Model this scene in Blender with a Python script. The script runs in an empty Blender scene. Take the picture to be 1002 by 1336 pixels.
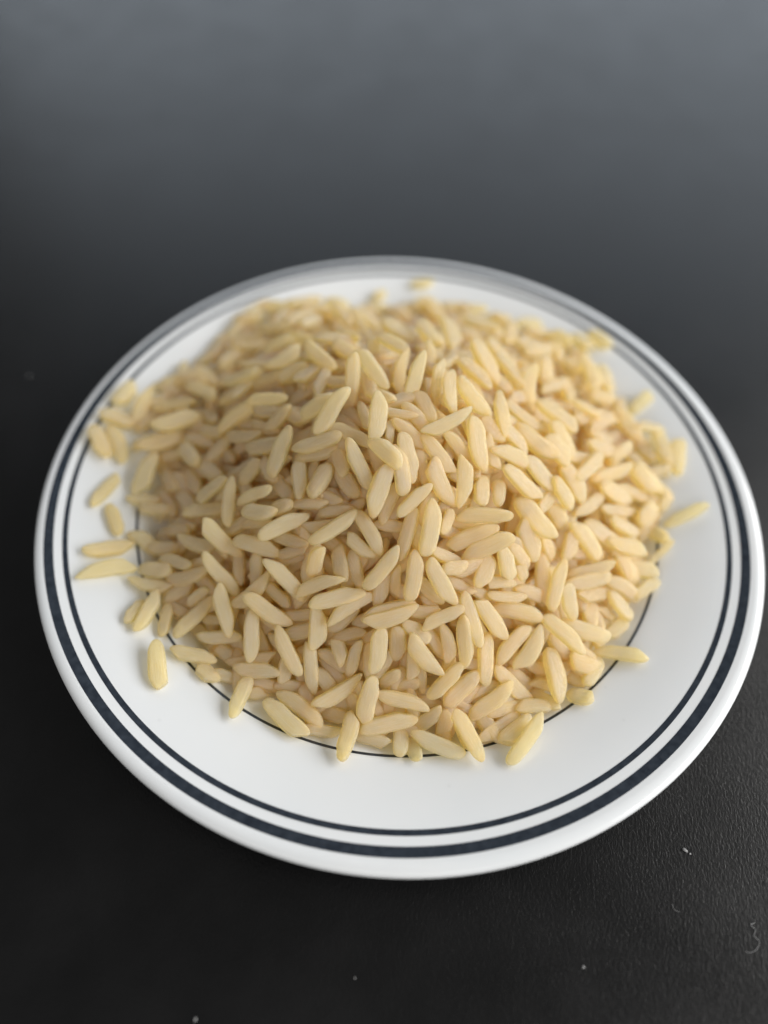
import bpy, bmesh, math, random
from mathutils import Vector, Matrix

scene = bpy.context.scene
COL = scene.collection
rnd = random.Random(11)

# ------------------------------------------------------------------ camera
MM = 0.001
cam_d = bpy.data.cameras.new('camera')
cam = bpy.data.objects.new('camera', cam_d)
COL.objects.link(cam)
scene.camera = cam
CAM = Vector((0.0, -72.849, 105.175)) * MM
FW = Vector((-0.02196463, 0.55148583, -0.83389504))
RT = Vector((0.99613743, 0.08300113, 0.02865367))
UP = Vector((-0.08501632, 0.83004469, 0.55117877))
cam.matrix_world = Matrix(((RT.x, UP.x, -FW.x, CAM.x), (RT.y, UP.y, -FW.y, CAM.y), (RT.z, UP.z, -FW.z, CAM.z), (0, 0, 0, 1)))
cam_d.sensor_fit = 'VERTICAL'
cam_d.sensor_height = 9.6
cam_d.lens = 962.7 / 1336 * 9.6
cam_d.clip_start = 0.002
cam_d.clip_end = 50
cam_d.dof.use_dof = True
cam_d.dof.focus_distance = 0.1040
cam_d.dof.aperture_fstop = cam_d.lens / 4.9
cam_d.dof.aperture_blades = 0

# ------------------------------------------------------------------ room light
world = bpy.data.worlds.new('World')
scene.world = world
world.use_nodes = True
bg = world.node_tree.nodes['Background']
bg.inputs[0].default_value = (1.0, 0.985, 0.965, 1)
bg.inputs[1].default_value = 0.17

def area(name, loc, target, sx, sy, power, col):
    l = bpy.data.lights.new(name, 'AREA')
    l.shape = 'RECTANGLE'
    l.size, l.size_y, l.energy, l.color = sx, sy, power, col
    o = bpy.data.objects.new(name, l)
    COL.objects.link(o)
    o.location = loc
    o.rotation_euler = (Vector(target) - Vector(loc)).to_track_quat('-Z', 'Y').to_euler()
    return o
area('window_light', (0.95, 0.06, 0.52), (0, 0, 0), 1.3, 0.6, 23.5, (1.0, 0.985, 0.96))
area('room_light', (-0.25, -1.6, 1.25), (0, 0, 0), 2.4, 1.4, 18.0, (1.0, 0.975, 0.94))
area('far_window_light', (0.15, 1.9, 0.72), (0, 0, 0.0), 3.0, 1.25, 17.5, (0.77, 0.88, 1.0))

scene.view_settings.view_transform = 'Standard'
scene.view_settings.look = 'None'
scene.view_settings.exposure = 0.0
scene.view_settings.gamma = 1.0
scene.render.engine = 'CYCLES'
scene.cycles.use_denoising = True
scene.cycles.max_bounces = 28
scene.cycles.diffuse_bounces = 16
scene.cycles.transmission_bounces = 20
scene.cycles.transparent_max_bounces = 16

# ------------------------------------------------------------------ helpers
def tag(o, label=None, cat=None, group=None, kind=None):
    if label: o['label'] = label
    if cat: o['category'] = cat
    if group: o['group'] = group
    if kind: o['kind'] = kind
    return o

def link(name, me, mat=None, parent=None):
    o = bpy.data.objects.new(name, me)
    COL.objects.link(o)
    if mat: me.materials.append(mat)
    if parent: o.parent = parent
    return o

class NT:
    def __init__(s, name):
        s.m = bpy.data.materials.new(name)
        s.m.use_nodes = True
        s.t = s.m.node_tree
        s.p = s.t.nodes['Principled BSDF']
    def n(s, typ, **kw):
        nd = s.t.nodes.new(typ)
        for k, v in kw.items():
            if k.startswith('i_'):
                nd.inputs[k[2:].replace('_', ' ')].default_value = v
            else:
                setattr(nd, k, v)
        return nd
    def l(s, a, b):
        s.t.links.new(a, b)

def mapping(nt, scale, src='Object', attr=None):
    if attr:
        tc = nt.n('ShaderNodeAttribute', attribute_name=attr); out = tc.outputs['Vector']
    else:
        tc = nt.n('ShaderNodeTexCoord'); out = tc.outputs[src]
    mp = nt.n('ShaderNodeMapping')
    mp.inputs['Scale'].default_value = scale
    nt.l(out, mp.inputs['Vector'])
    return mp

def ramp(nt, fac, stops):
    r = nt.n('ShaderNodeValToRGB')
    e = r.color_ramp.elements
    while len(e) < len(stops): e.new(0.5)
    for el, (p, c) in zip(e, stops):
        el.position = p; el.color = (*c, 1)
    nt.l(fac, r.inputs['Fac'])
    return r

# ------------------------------------------------------------------ materials
def mat_table():
    nt = NT('black_grained_laminate')
    p = nt.p
    mp = mapping(nt, (1, 1, 1))
    mp.inputs['Rotation'].default_value = (0, 0, math.radians(14))
    mp.inputs['Scale'].default_value = (3300, 1600, 1900)
    n1 = nt.n('ShaderNodeTexNoise', i_Scale=1.0, i_Detail=3.0, i_Roughness=0.55, i_Distortion=0.6)
    nt.l(mp.outputs[0], n1.inputs['Vector'])
    mp2 = mapping(nt, (90, 90, 90))
    n2 = nt.n('ShaderNodeTexNoise', i_Scale=1.0, i_Detail=4.0)
    nt.l(mp2.outputs[0], n2.inputs['Vector'])
    bmp = nt.n('ShaderNodeBump', i_Strength=0.38, i_Distance=0.00015)
    nt.l(n1.outputs['Fac'], bmp.inputs['Height'])
    nt.l(bmp.outputs[0], p.inputs['Normal'])
    r = ramp(nt, n2.outputs['Fac'], [(0.3, (0.0024, 0.0025, 0.0027)), (0.75, (0.0045, 0.0045, 0.0048))])
    nt.l(r.outputs[0], p.inputs['Base Color'])
    rr = nt.n('ShaderNodeMapRange', i_From_Min=0.3, i_From_Max=0.7, i_To_Min=0.30, i_To_Max=0.36)
    nt.l(n2.outputs['Fac'], rr.inputs['Value'])
    nt.l(rr.outputs[0], p.inputs['Roughness'])
    p.inputs['IOR'].default_value = 1.40
    return nt.m

def mat_china():
    nt = NT('glazed_white_china')
    p = nt.p
    mp = mapping(nt, (60, 60, 60))
    n = nt.n('ShaderNodeTexNoise', i_Scale=1.0, i_Detail=3.0)
    nt.l(mp.outputs[0], n.inputs['Vector'])
    r = ramp(nt, n.outputs['Fac'], [(0.3, (0.625, 0.647, 0.662)), (0.7, (0.65, 0.666, 0.677))])
    # a few faint grey scuffs in the glaze
    mp2 = mapping(nt, (420, 420, 420))
    v = nt.n('ShaderNodeTexVoronoi', i_Scale=0.35)
    nt.l(mp2.outputs[0], v.inputs['Vector'])
    sc = ramp(nt, v.outputs['Distance'], [(0.02, (0.55, 0.55, 0.55)), (0.06, (1, 1, 1))])
    mx = nt.n('ShaderNodeMixRGB', blend_type='MULTIPLY'); mx.inputs[0].default_value = 0.12
    nt.l(r.outputs[0], mx.inputs[1]); nt.l(sc.outputs[0], mx.inputs[2])
    nt.l(mx.outputs[0], p.inputs['Base Color'])
    p.inputs['Roughness'].default_value = 0.16
    p.inputs['IOR'].default_value = 1.5
    b = nt.n('ShaderNodeBump', i_Strength=0.08, i_Distance=0.0004)
    nt.l(n.outputs['Fac'], b.inputs['Height']); nt.l(b.outputs[0], p.inputs['Normal'])
    return nt.m

def mat_ink():
    nt = NT('blue_black_glaze_print')
    p = nt.p
    mp = mapping(nt, (900, 900, 900))
    n = nt.n('ShaderNodeTexNoise', i_Scale=1.0, i_Detail=4.0)
    nt.l(mp.outputs[0], n.inputs['Vector'])
    r = ramp(nt, n.outputs['Fac'], [(0.3, (0.012, 0.017, 0.025)), (0.7, (0.028, 0.036, 0.048))])
    nt.l(r.outputs[0], p.inputs['Base Color'])
    p.inputs['Roughness'].default_value = 0.2
    return nt.m

def mat_rice(name, attr_type):
    nt = NT(name)
    p = nt.p
    ti = nt.n('ShaderNodeAttribute', attribute_name='tint', attribute_type=attr_type)
    ck = nt.n('ShaderNodeAttribute', attribute_name='chalk', attribute_type=attr_type)
    co = nt.n('ShaderNodeAttribute', attribute_name='grain_co', attribute_type='GEOMETRY')
    # shift the pattern from grain to grain
    off = nt.n('ShaderNodeVectorMath', operation='SCALE'); off.inputs[0].default_value = (37.0, 91.0, 53.0)
    nt.l(ti.outputs['Fac'], off.inputs['Scale'])
    ad = nt.n('ShaderNodeVectorMath', operation='ADD')
    nt.l(co.outputs['Vector'], ad.inputs[0]); nt.l(off.outputs[0], ad.inputs[1])
    m1 = nt.n('ShaderNodeMapping'); m1.inputs['Scale'].default_value = (1.8, 11, 11)
    nt.l(ad.outputs[0], m1.inputs['Vector'])
    n1 = nt.n('ShaderNodeTexNoise', i_Scale=1.0, i_Detail=3.0, i_Roughness=0.6)
    nt.l(m1.outputs[0], n1.inputs['Vector'])
    n1m = nt.n('ShaderNodeMapRange', i_From_Min=0.34, i_From_Max=0.66); nt.l(n1.outputs['Fac'], n1m.inputs['Value'])
    m2 = nt.n('ShaderNodeMapping'); m2.inputs['Scale'].default_value = (3.5, 34, 34)
    nt.l(ad.outputs[0], m2.inputs['Vector'])
    n2 = nt.n('ShaderNodeTexNoise', i_Scale=1.0, i_Detail=4.0, i_Roughness=0.65)
    nt.l(m2.outputs[0], n2.inputs['Vector'])
    n2m = nt.n('ShaderNodeMapRange', i_From_Min=0.34, i_From_Max=0.66); nt.l(n2.outputs['Fac'], n2m.inputs['Value'])
    # colour: tint + a little cloudiness inside the grain
    a = nt.n('ShaderNodeMath', operation='MULTIPLY_ADD'); a.inputs[1].default_value = 0.34; 
    s = nt.n('ShaderNodeMath', operation='SUBTRACT'); s.inputs[1].default_value = 0.17
    nt.l(n1m.outputs[0], a.inputs[0]); nt.l(ti.outputs['Fac'], s.inputs[0]); nt.l(s.outputs[0], a.inputs[2])
    # fine lengthwise streaks
    st = nt.n('ShaderNodeMath', operation='MULTIPLY_ADD'); st.inputs[1].default_value = 0.30
    st2 = nt.n('ShaderNodeMath', operation='SUBTRACT'); st2.inputs[1].default_value = 0.15
    nt.l(n2m.outputs[0], st.inputs[0]); nt.l(a.outputs[0], st2.inputs[0]); nt.l(st2.outputs[0], st.inputs[2])
    r = ramp(nt, st.outputs[0], [(0.0, (0.955, 0.77, 0.39)), (0.35, (0.978, 0.85, 0.52)), (0.7, (0.988, 0.895, 0.63)), (1.0, (0.992, 0.925, 0.73))])
    mx = nt.n('ShaderNodeMixRGB'); mx.inputs[2].default_value = (0.97, 0.94, 0.86, 1)
    cm = nt.n('ShaderNodeMath', operation='MULTIPLY')
    cr = nt.n('ShaderNodeMapRange', i_From_Min=0.3, i_From_Max=0.6, i_To_Min=0.35, i_To_Max=1.0)
    nt.l(n1.outputs['Fac'], cr.inputs['Value'])
    nt.l(cr.outputs[0], cm.inputs[0]); nt.l(ck.outputs['Fac'], cm.inputs[1])
    nt.l(cm.outputs[0], mx.inputs[0]); nt.l(r.outputs[0], mx.inputs[1])
    # milky core and yellower long edges: translucent edge glow put into the colour
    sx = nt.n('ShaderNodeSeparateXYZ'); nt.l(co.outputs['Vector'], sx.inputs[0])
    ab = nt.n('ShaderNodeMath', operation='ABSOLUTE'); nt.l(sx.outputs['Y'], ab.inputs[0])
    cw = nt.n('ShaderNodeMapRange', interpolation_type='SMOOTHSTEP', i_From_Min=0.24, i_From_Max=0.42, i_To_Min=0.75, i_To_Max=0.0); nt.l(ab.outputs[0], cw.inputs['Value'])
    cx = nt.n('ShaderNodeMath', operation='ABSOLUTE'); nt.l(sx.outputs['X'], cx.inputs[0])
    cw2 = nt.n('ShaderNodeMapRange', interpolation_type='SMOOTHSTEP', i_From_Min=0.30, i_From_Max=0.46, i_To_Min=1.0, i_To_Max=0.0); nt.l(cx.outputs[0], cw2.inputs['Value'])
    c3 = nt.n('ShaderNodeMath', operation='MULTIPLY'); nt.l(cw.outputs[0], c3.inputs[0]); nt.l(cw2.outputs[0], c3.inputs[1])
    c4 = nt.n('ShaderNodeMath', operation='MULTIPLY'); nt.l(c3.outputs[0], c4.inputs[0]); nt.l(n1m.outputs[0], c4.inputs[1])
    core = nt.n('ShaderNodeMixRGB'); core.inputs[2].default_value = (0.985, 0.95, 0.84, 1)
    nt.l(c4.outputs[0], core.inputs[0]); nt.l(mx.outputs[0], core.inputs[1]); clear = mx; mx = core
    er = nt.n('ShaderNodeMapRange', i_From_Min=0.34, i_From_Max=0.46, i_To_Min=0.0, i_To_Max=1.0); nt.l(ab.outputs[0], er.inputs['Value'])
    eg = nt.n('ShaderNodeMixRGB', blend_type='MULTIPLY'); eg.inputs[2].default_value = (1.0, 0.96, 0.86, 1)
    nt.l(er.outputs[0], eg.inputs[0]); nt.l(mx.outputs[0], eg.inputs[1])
    # browner germ end on some of the grains
    gx = nt.n('ShaderNodeMapRange', i_From_Min=-0.36, i_From_Max=-0.47, i_To_Min=0.0, i_To_Max=0.55); nt.l(sx.outputs['X'], gx.inputs['Value'])
    fr_ = nt.n('ShaderNodeMath', operation='MULTIPLY'); fr_.inputs[1].default_value = 57.3; nt.l(ti.outputs['Fac'], fr_.inputs[0])
    fc = nt.n('ShaderNodeMath', operation='FRACT'); nt.l(fr_.outputs[0], fc.inputs[0])
    gt = nt.n('ShaderNodeMath', operation='GREATER_THAN'); gt.inputs[1].default_value = 0.6; nt.l(fc.outputs[0], gt.inputs[0])
    gm = nt.n('ShaderNodeMath', operation='MULTIPLY'); nt.l(gx.outputs[0], gm.inputs[0]); nt.l(gt.outputs[0], gm.inputs[1])
    ge_ = nt.n('ShaderNodeMixRGB'); ge_.inputs[2].default_value = (0.72, 0.47, 0.2, 1)
    nt.l(gm.outputs[0], ge_.inputs[0]); nt.l(eg.outputs[0], ge_.inputs[1]); eg = ge_
    # starch dust: tiny white specks
    m3 = nt.n('ShaderNodeMapping'); m3.inputs['Scale'].default_value = (30, 11, 9); nt.l(ad.outputs[0], m3.inputs['Vector'])
    vo = nt.n('ShaderNodeTexVoronoi', i_Scale=1.0); nt.l(m3.outputs[0], vo.inputs['Vector'])
    sp = nt.n('ShaderNodeMapRange', i_From_Min=0.15, i_From_Max=0.23, i_To_Min=0.9, i_To_Max=0.0); nt.l(vo.outputs['Distance'], sp.inputs['Value'])
    n4 = nt.n('ShaderNodeTexNoise', i_Scale=2.6, i_Detail=1.0); nt.l(ad.outputs[0], n4.inputs['Vector'])
    g4 = nt.n('ShaderNodeMapRange', i_From_Min=0.52, i_From_Max=0.56); nt.l(n4.outputs['Fac'], g4.inputs['Value'])
    sm = nt.n('ShaderNodeMath', operation='MULTIPLY'); nt.l(sp.outputs[0], sm.inputs[0]); nt.l(g4.outputs[0], sm.inputs[1])
    mx = nt.n('ShaderNodeMixRGB'); mx.inputs[2].default_value = (0.97, 0.96, 0.93, 1)
    nt.l(sm.outputs[0], mx.inputs[0]); nt.l(eg.outputs[0], mx.inputs[1])
    # the frosted skin scatters paler than the light that has passed through the grain
    pa = nt.n('ShaderNodeMixRGB'); pa.inputs[0].default_value = 0.58; pa.inputs[2].default_value = (0.995, 0.935, 0.835, 1)
    nt.l(mx.outputs[0], pa.inputs[1]); nt.l(pa.outputs[0], p.inputs['Base Color'])
    am = nt.n('ShaderNodeMixRGB', blend_type='MULTIPLY'); am.inputs[0].default_value = 1.0; am.inputs[2].default_value = (1.0, 0.92, 0.36, 1)
    nt.l(clear.outputs[0], am.inputs[1])
    p.inputs['Subsurface Weight'].default_value = 1.0
    p.inputs['Subsurface Radius'].default_value = (1.0, 0.95, 0.85)
    p.inputs['Subsurface Scale'].default_value = 0.0007
    p.inputs['Subsurface Anisotropy'].default_value = 0.2
    p.inputs['Specular IOR Level'].default_value = 0.0
    rr = nt.n('ShaderNodeMapRange', i_From_Min=0.3, i_From_Max=0.7, i_To_Min=0.14, i_To_Max=0.34)
    nt.l(n2.outputs['Fac'], rr.inputs['Value']); nt.l(rr.outputs[0], p.inputs['Roughness'])
    p.inputs['IOR'].default_value = 1.47
    b = nt.n('ShaderNodeBump', i_Strength=0.8, i_Distance=0.00008)
    nt.l(n2m.outputs[0], b.inputs['Height']); nt.l(b.outputs[0], p.inputs['Normal'])
    tr = nt.n('ShaderNodeBsdfTranslucent')
    nt.l(am.outputs[0], tr.inputs['Color'])
    rf = nt.n('ShaderNodeBsdfTransparent')
    rf.inputs['Color'].default_value = (1.0, 0.915, 0.64, 1)
    mr = nt.n('ShaderNodeMixShader'); mr.inputs[0].default_value = 0.5
    nt.l(tr.outputs[0], mr.inputs[1]); nt.l(rf.outputs[0], mr.inputs[2])
    ms = nt.n('ShaderNodeMixShader'); ms.inputs[0].default_value = 0.70
    nt.l(p.outputs[0], ms.inputs[1]); nt.l(mr.outputs[0], ms.inputs[2])
    # clear polished skin
    gl = nt.n('ShaderNodeBsdfGlossy', distribution='GGX')
    nt.l(rr.outputs[0], gl.inputs['Roughness']); nt.l(b.outputs[0], gl.inputs['Normal'])
    fr = nt.n('ShaderNodeFresnel', i_IOR=1.45); nt.l(b.outputs[0], fr.inputs['Normal'])
    mg = nt.n('ShaderNodeMixShader')
    ge = nt.n('ShaderNodeNewGeometry')
    ou = nt.n('ShaderNodeMath', operation='SUBTRACT'); ou.inputs[0].default_value = 1.0; nt.l(ge.outputs['Backfacing'], ou.inputs[1])
    fo = nt.n('ShaderNodeMath', operation='MULTIPLY'); nt.l(fr.outputs[0], fo.inputs[0]); nt.l(ou.outputs[0], fo.inputs[1])
    nt.l(fo.outputs[0], mg.inputs[0]); nt.l(ms.outputs[0], mg.inputs[1]); nt.l(gl.outputs[0], mg.inputs[2])
    nt.l(mg.outputs[0], nt.t.nodes['Material Output'].inputs['Surface'])
    return nt.m

def mat_plain(name, col, rough):
    nt = NT(name)
    mp = mapping(nt, (2000, 2000, 2000))
    n = nt.n('ShaderNodeTexNoise', i_Scale=1.0)
    nt.l(mp.outputs[0], n.inputs['Vector'])
    r = ramp(nt, n.outputs['Fac'], [(0.3, tuple(c * 0.85 for c in col)), (0.7, col)])
    nt.l(r.outputs[0], nt.p.inputs['Base Color'])
    nt.p.inputs['Roughness'].default_value = rough
    return nt.m

M_TABLE, M_CHINA, M_INK = mat_table(), mat_china(), mat_ink()
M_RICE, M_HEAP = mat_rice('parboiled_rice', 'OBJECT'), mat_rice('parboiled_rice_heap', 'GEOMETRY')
M_LINT = mat_plain('white_lint', (0.28, 0.28, 0.28), 0.9)

# ------------------------------------------------------------------ table top
TZ = -5.2 * MM
bm = bmesh.new()
X0, X1, Y0, Y1, TH = -0.75, 0.75, -0.32, 1.05, 0.028
bmesh.ops.create_cube(bm, size=1)
bmesh.ops.scale(bm, vec=(X1 - X0, Y1 - Y0, TH), verts=bm.verts)
bmesh.ops.translate(bm, vec=((X0 + X1) / 2, (Y0 + Y1) / 2, TZ - TH / 2), verts=bm.verts)
bmesh.ops.bevel(bm, geom=bm.edges[:], offset=0.002, segments=2, affect='EDGES')
me = bpy.data.meshes.new('tabletop'); bm.to_mesh(me); bm.free()
tag(link('tabletop', me, M_TABLE), kind='structure', label='black table top with a fine leather-like grain')

# ------------------------------------------------------------------ saucer
TOP = [(0, -2.5), (20, -2.5), (34, -2.48), (38, -2.35), (40.5, -1.95), (42.3, -1.15), (43.5, -0.45), (44.4, 0.0), (45.6, 0.42), (47.5, 1.0), (51, 2.0),
       (54, 2.70), (56.7, 3.20), (57.9, 3.44), (58.3, 3.51), (58.7, 3.52), (59.15, 3.46), (59.55, 3.32), (59.82, 3.12), (59.96, 2.86), (59.98, 2.6)]
BOT = [(59.98, 2.6), (59.86, 2.28), (59.5, 1.95), (59.0, 1.6), (58.0, 1.05), (55, 0.78), (50, -0.45), (46, -1.6), (42, -3.0), (38.5, -4.0), (37.6, -4.4)]
FOOT = [(37.6, -4.4), (37.3, -4.9), (36.8, -5.2), (36.0, -5.2), (35.4, -4.9), (35.0, -4.3)]
UNDER = [(35.0, -4.3), (20, -4.2), (0, -4.2)]

def interp(x, pts):
    for (a, b), (c, d) in zip(pts, pts[1:]):
        if a <= x <= c: return b + (d - b) * (x - a) / (c - a)
    return pts[-1][1]

def catmull(pts, sub=4):
    out = []
    for i in range(len(pts) - 1):
        p0, p1, p2, p3 = pts[max(i - 1, 0)], pts[i], pts[i + 1], pts[min(i + 2, len(pts) - 1)]
        for k in range(sub):
            t = k / sub
            out.append(tuple(0.5 * (2 * p1[j] + (p2[j] - p0[j]) * t + (2 * p0[j] - 5 * p1[j] + 4 * p2[j] - p3[j]) * t * t + (3 * p1[j] - p0[j] - 3 * p2[j] + p3[j]) * t ** 3) for j in (0, 1)))
    out.append(pts[-1])
    return out

TOPF = catmull(TOP, 3)

def lathe(name, pts, mat, parent, seg=240, cx=0.0, cy=0.0, zf=None):
    vs, fs = [], []
    axis = [i for i, p in enumerate(pts) if p[0] < 1e-6]
    idx = []
    for r, z in pts:
        if r < 1e-6:
            idx.append([len(vs)] * seg); vs.append((0, 0, z * MM)); continue
        row = []
        for k in range(seg):
            a = 2 * math.pi * k / seg
            x, y = cx + r * math.cos(a), cy + r * math.sin(a)
            zz = z if zf is None else interp(math.hypot(x, y), TOPF) + zf
            row.append(len(vs)); vs.append((x * MM, y * MM, zz * MM))
        idx.append(row)
    for i in range(len(pts) - 1):
        for k in range(seg):
            q = [idx[i][k], idx[i + 1][k], idx[i + 1][(k + 1) % seg], idx[i][(k + 1) % seg]]
            q2 = list(dict.fromkeys(q))
            if len(q2) > 2: fs.append(q2)
    me = bpy.data.meshes.new(name); me.from_pydata(vs, [], fs); me.update()
    b = bmesh.new(); b.from_mesh(me); bmesh.ops.recalc_face_normals(b, faces=b.faces)
    if zf is not None:
        for f in b.faces:
            if f.normal.z < 0: f.normal_flip()
    b.to_mesh(me); b.free()
    for f in me.polygons: f.use_smooth = True
    return link(name, me, mat, parent)

saucer = bpy.data.objects.new('saucer', None); COL.objects.link(saucer)
saucer.location = (0, 0, TZ)
saucer.empty_display_size = 0.02
tag(saucer, 'round white china saucer with dark printed rings, heaped with rice', 'saucer')
def to_saucer(o):
    o.parent = saucer
    o.location = (0, 0, -TZ)
    return o
to_saucer(lathe('body', TOPF + catmull(BOT, 3)[1:] + [], M_CHINA, None))
to_saucer(lathe('underside', [(37.6, -4.4)] + UNDER, M_CHINA, None))
to_saucer(lathe('foot_ring', FOOT, M_CHINA, None))
OX, OY = -0.42, 0.32
def band(name, r0, r1, n):
    pts = [(r0 + (r1 - r0) * k / n, 0) for k in range(n + 1)]
    to_saucer(lathe(name, pts, M_INK, None, 300, OX, OY, 0.03))
band('rim_band', 56.65, 58.06, 6)
band('rim_line', 54.56, 55.36, 4)
band('well_line', 44.2, 44.62, 3)

# ------------------------------------------------------------------ rice
def grain_verts(rg, nr, ns, broken=False):
    """unit grain: length 1 along X, width 1 along Y, thickness 1 along Z"""
    pa, pb = rg.uniform(2.5, 3.8), rg.uniform(3.0, 4.8)
    qa, qb = rg.uniform(0.46, 0.62), rg.uniform(0.42, 0.54)
    bend = rg.uniform(-0.14, 0.14)
    shear_a, shear_b = rg.uniform(0.10, 0.34) * rg.choice((-1, 1)), rg.uniform(-0.2, 0.2)
    chip = rg.uniform(0.40, 0.47) if rg.random() < 0.45 else 9
    chip_k = rg.uniform(0.15, 0.5) * rg.choice((-1, 1))
    notch = rg.uniform(0.12, 0.38) * (rg.random() < 0.6)
    ph = rg.uniform(0, 6.28)
    groove = [(rg.uniform(-0.35, 0.35) + c, rg.uniform(0.05, 0.12)) for c in (math.pi / 2, math.pi / 2 + 0.75, -math.pi / 2, -math.pi / 2 - 0.7, 0.1, math.pi)]
    cut = 0.62 if broken else 1.0
    dent = rg.uniform(-0.4, 0.4)
    vs = []
    for i in range(nr + 1):
        u = math.pi * i / nr
        s = -math.cos(u)
        if broken: s = -1 + (s + 1) * 0.5 * 1.62
        a = abs(s)
        w = (max(1 - a ** (pa if s < 0 else pb), 0)) ** (qa if s < 0 else qb)
        if broken and i == nr: w *= 0.25
        ring = []
        for k in range(ns):
            f = 2 * math.pi * k / ns
            r = 1.0
            for g, dep in groove:
                d = (f - g + math.pi) % (2 * math.pi) - math.pi
                r -= dep * math.exp(-(d / 0.26) ** 2) * (1 - a * a)
            r += 0.035 * math.sin(3.1 * s + 2 * f + ph) + 0.02 * math.sin(7 * s + ph * 2 + f)
            dn = (f - (0 if shear_a > 0 else math.pi) + math.pi) % (2 * math.pi) - math.pi
            r -= notch * math.exp(-((s + 0.8) / 0.16) ** 2 - (dn / 0.7) ** 2)
            cy, cz = math.cos(f), math.sin(f)
            # slightly boxy cross-section
            cy = math.copysign(abs(cy) ** 0.84, cy); cz = math.copysign(abs(cz) ** 0.52, cz)
            y, z = 0.5 * w * r * cy, 0.5 * w * r * cz
            x = 0.5 * s
            if s < -0.3: x += shear_a * y * (-(s + 0.3) / 0.7)
            if s > 0.3: x += shear_b * y * ((s - 0.3) / 0.7)
            if s > 0: x = min(x, chip + chip_k * y)
            if broken: x = (x + 0.5) / 0.81 - 0.5 + (0.06 * math.sin(2 * f + ph) if i >= nr - 1 else 0)
            y += bend * (0.5 - s * s)
            z += bend * 0.4 * math.cos(ph) * (0.5 - s * s)
            ring.append((x, y, z))
        vs.append(ring)
    V = [(sum(p[0] for p in vs[0]) / ns, sum(p[1] for p in vs[0]) / ns, sum(p[2] for p in vs[0]) / ns)]
    for ring in vs[1:-1] if not broken else vs[1:]: V += ring
    V.append((sum(p[0] for p in vs[-1]) / ns, sum(p[1] for p in vs[-1]) / ns, sum(p[2] for p in vs[-1]) / ns))
    n = (len(V) - 2) // ns
    F = []
    for k in range(ns):
        k2 = (k + 1) % ns
        F.append((0, 1 + k2, 1 + k))
        for i in range(n - 1):
            a = 1 + i * ns
            F.append((a + k, a + k2, a + ns + k2, a + ns + k))
        F.append((1 + (n - 1) * ns + k, 1 + (n - 1) * ns + k2, len(V) - 1))
    return V, F

def set_attr(me, name, typ, vals):
    at = me.attributes.new(name, typ, 'POINT')
    if typ == 'FLOAT_VECTOR': at.data.foreach_set('vector', [c for v in vals for c in v])
    else: at.data.foreach_set('value', vals)

gr = random.Random(5)
SHAPES, PROTO = [], []
for k in range(18):
    V, F = grain_verts(gr, 20, 22, broken=(k >= 15))
    SHAPES.append((V, F))
    me = bpy.data.meshes.new('rice_grain')
    me.from_pydata(V, [], F); me.update()
    for f in me.polygons: f.use_smooth = True
    set_attr(me, 'grain_co', 'FLOAT_VECTOR', V)
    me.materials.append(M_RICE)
    PROTO.append(me)
LOW = [grain_verts(gr, 14, 12) for k in range(12)]

TINT = {'p': (0.84, 0.06), 's': (0.60, 0.07), 'a': (0.34, 0.08), 'w': (0.92, 0.05), 'b': (0.62, 0.07)}

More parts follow.
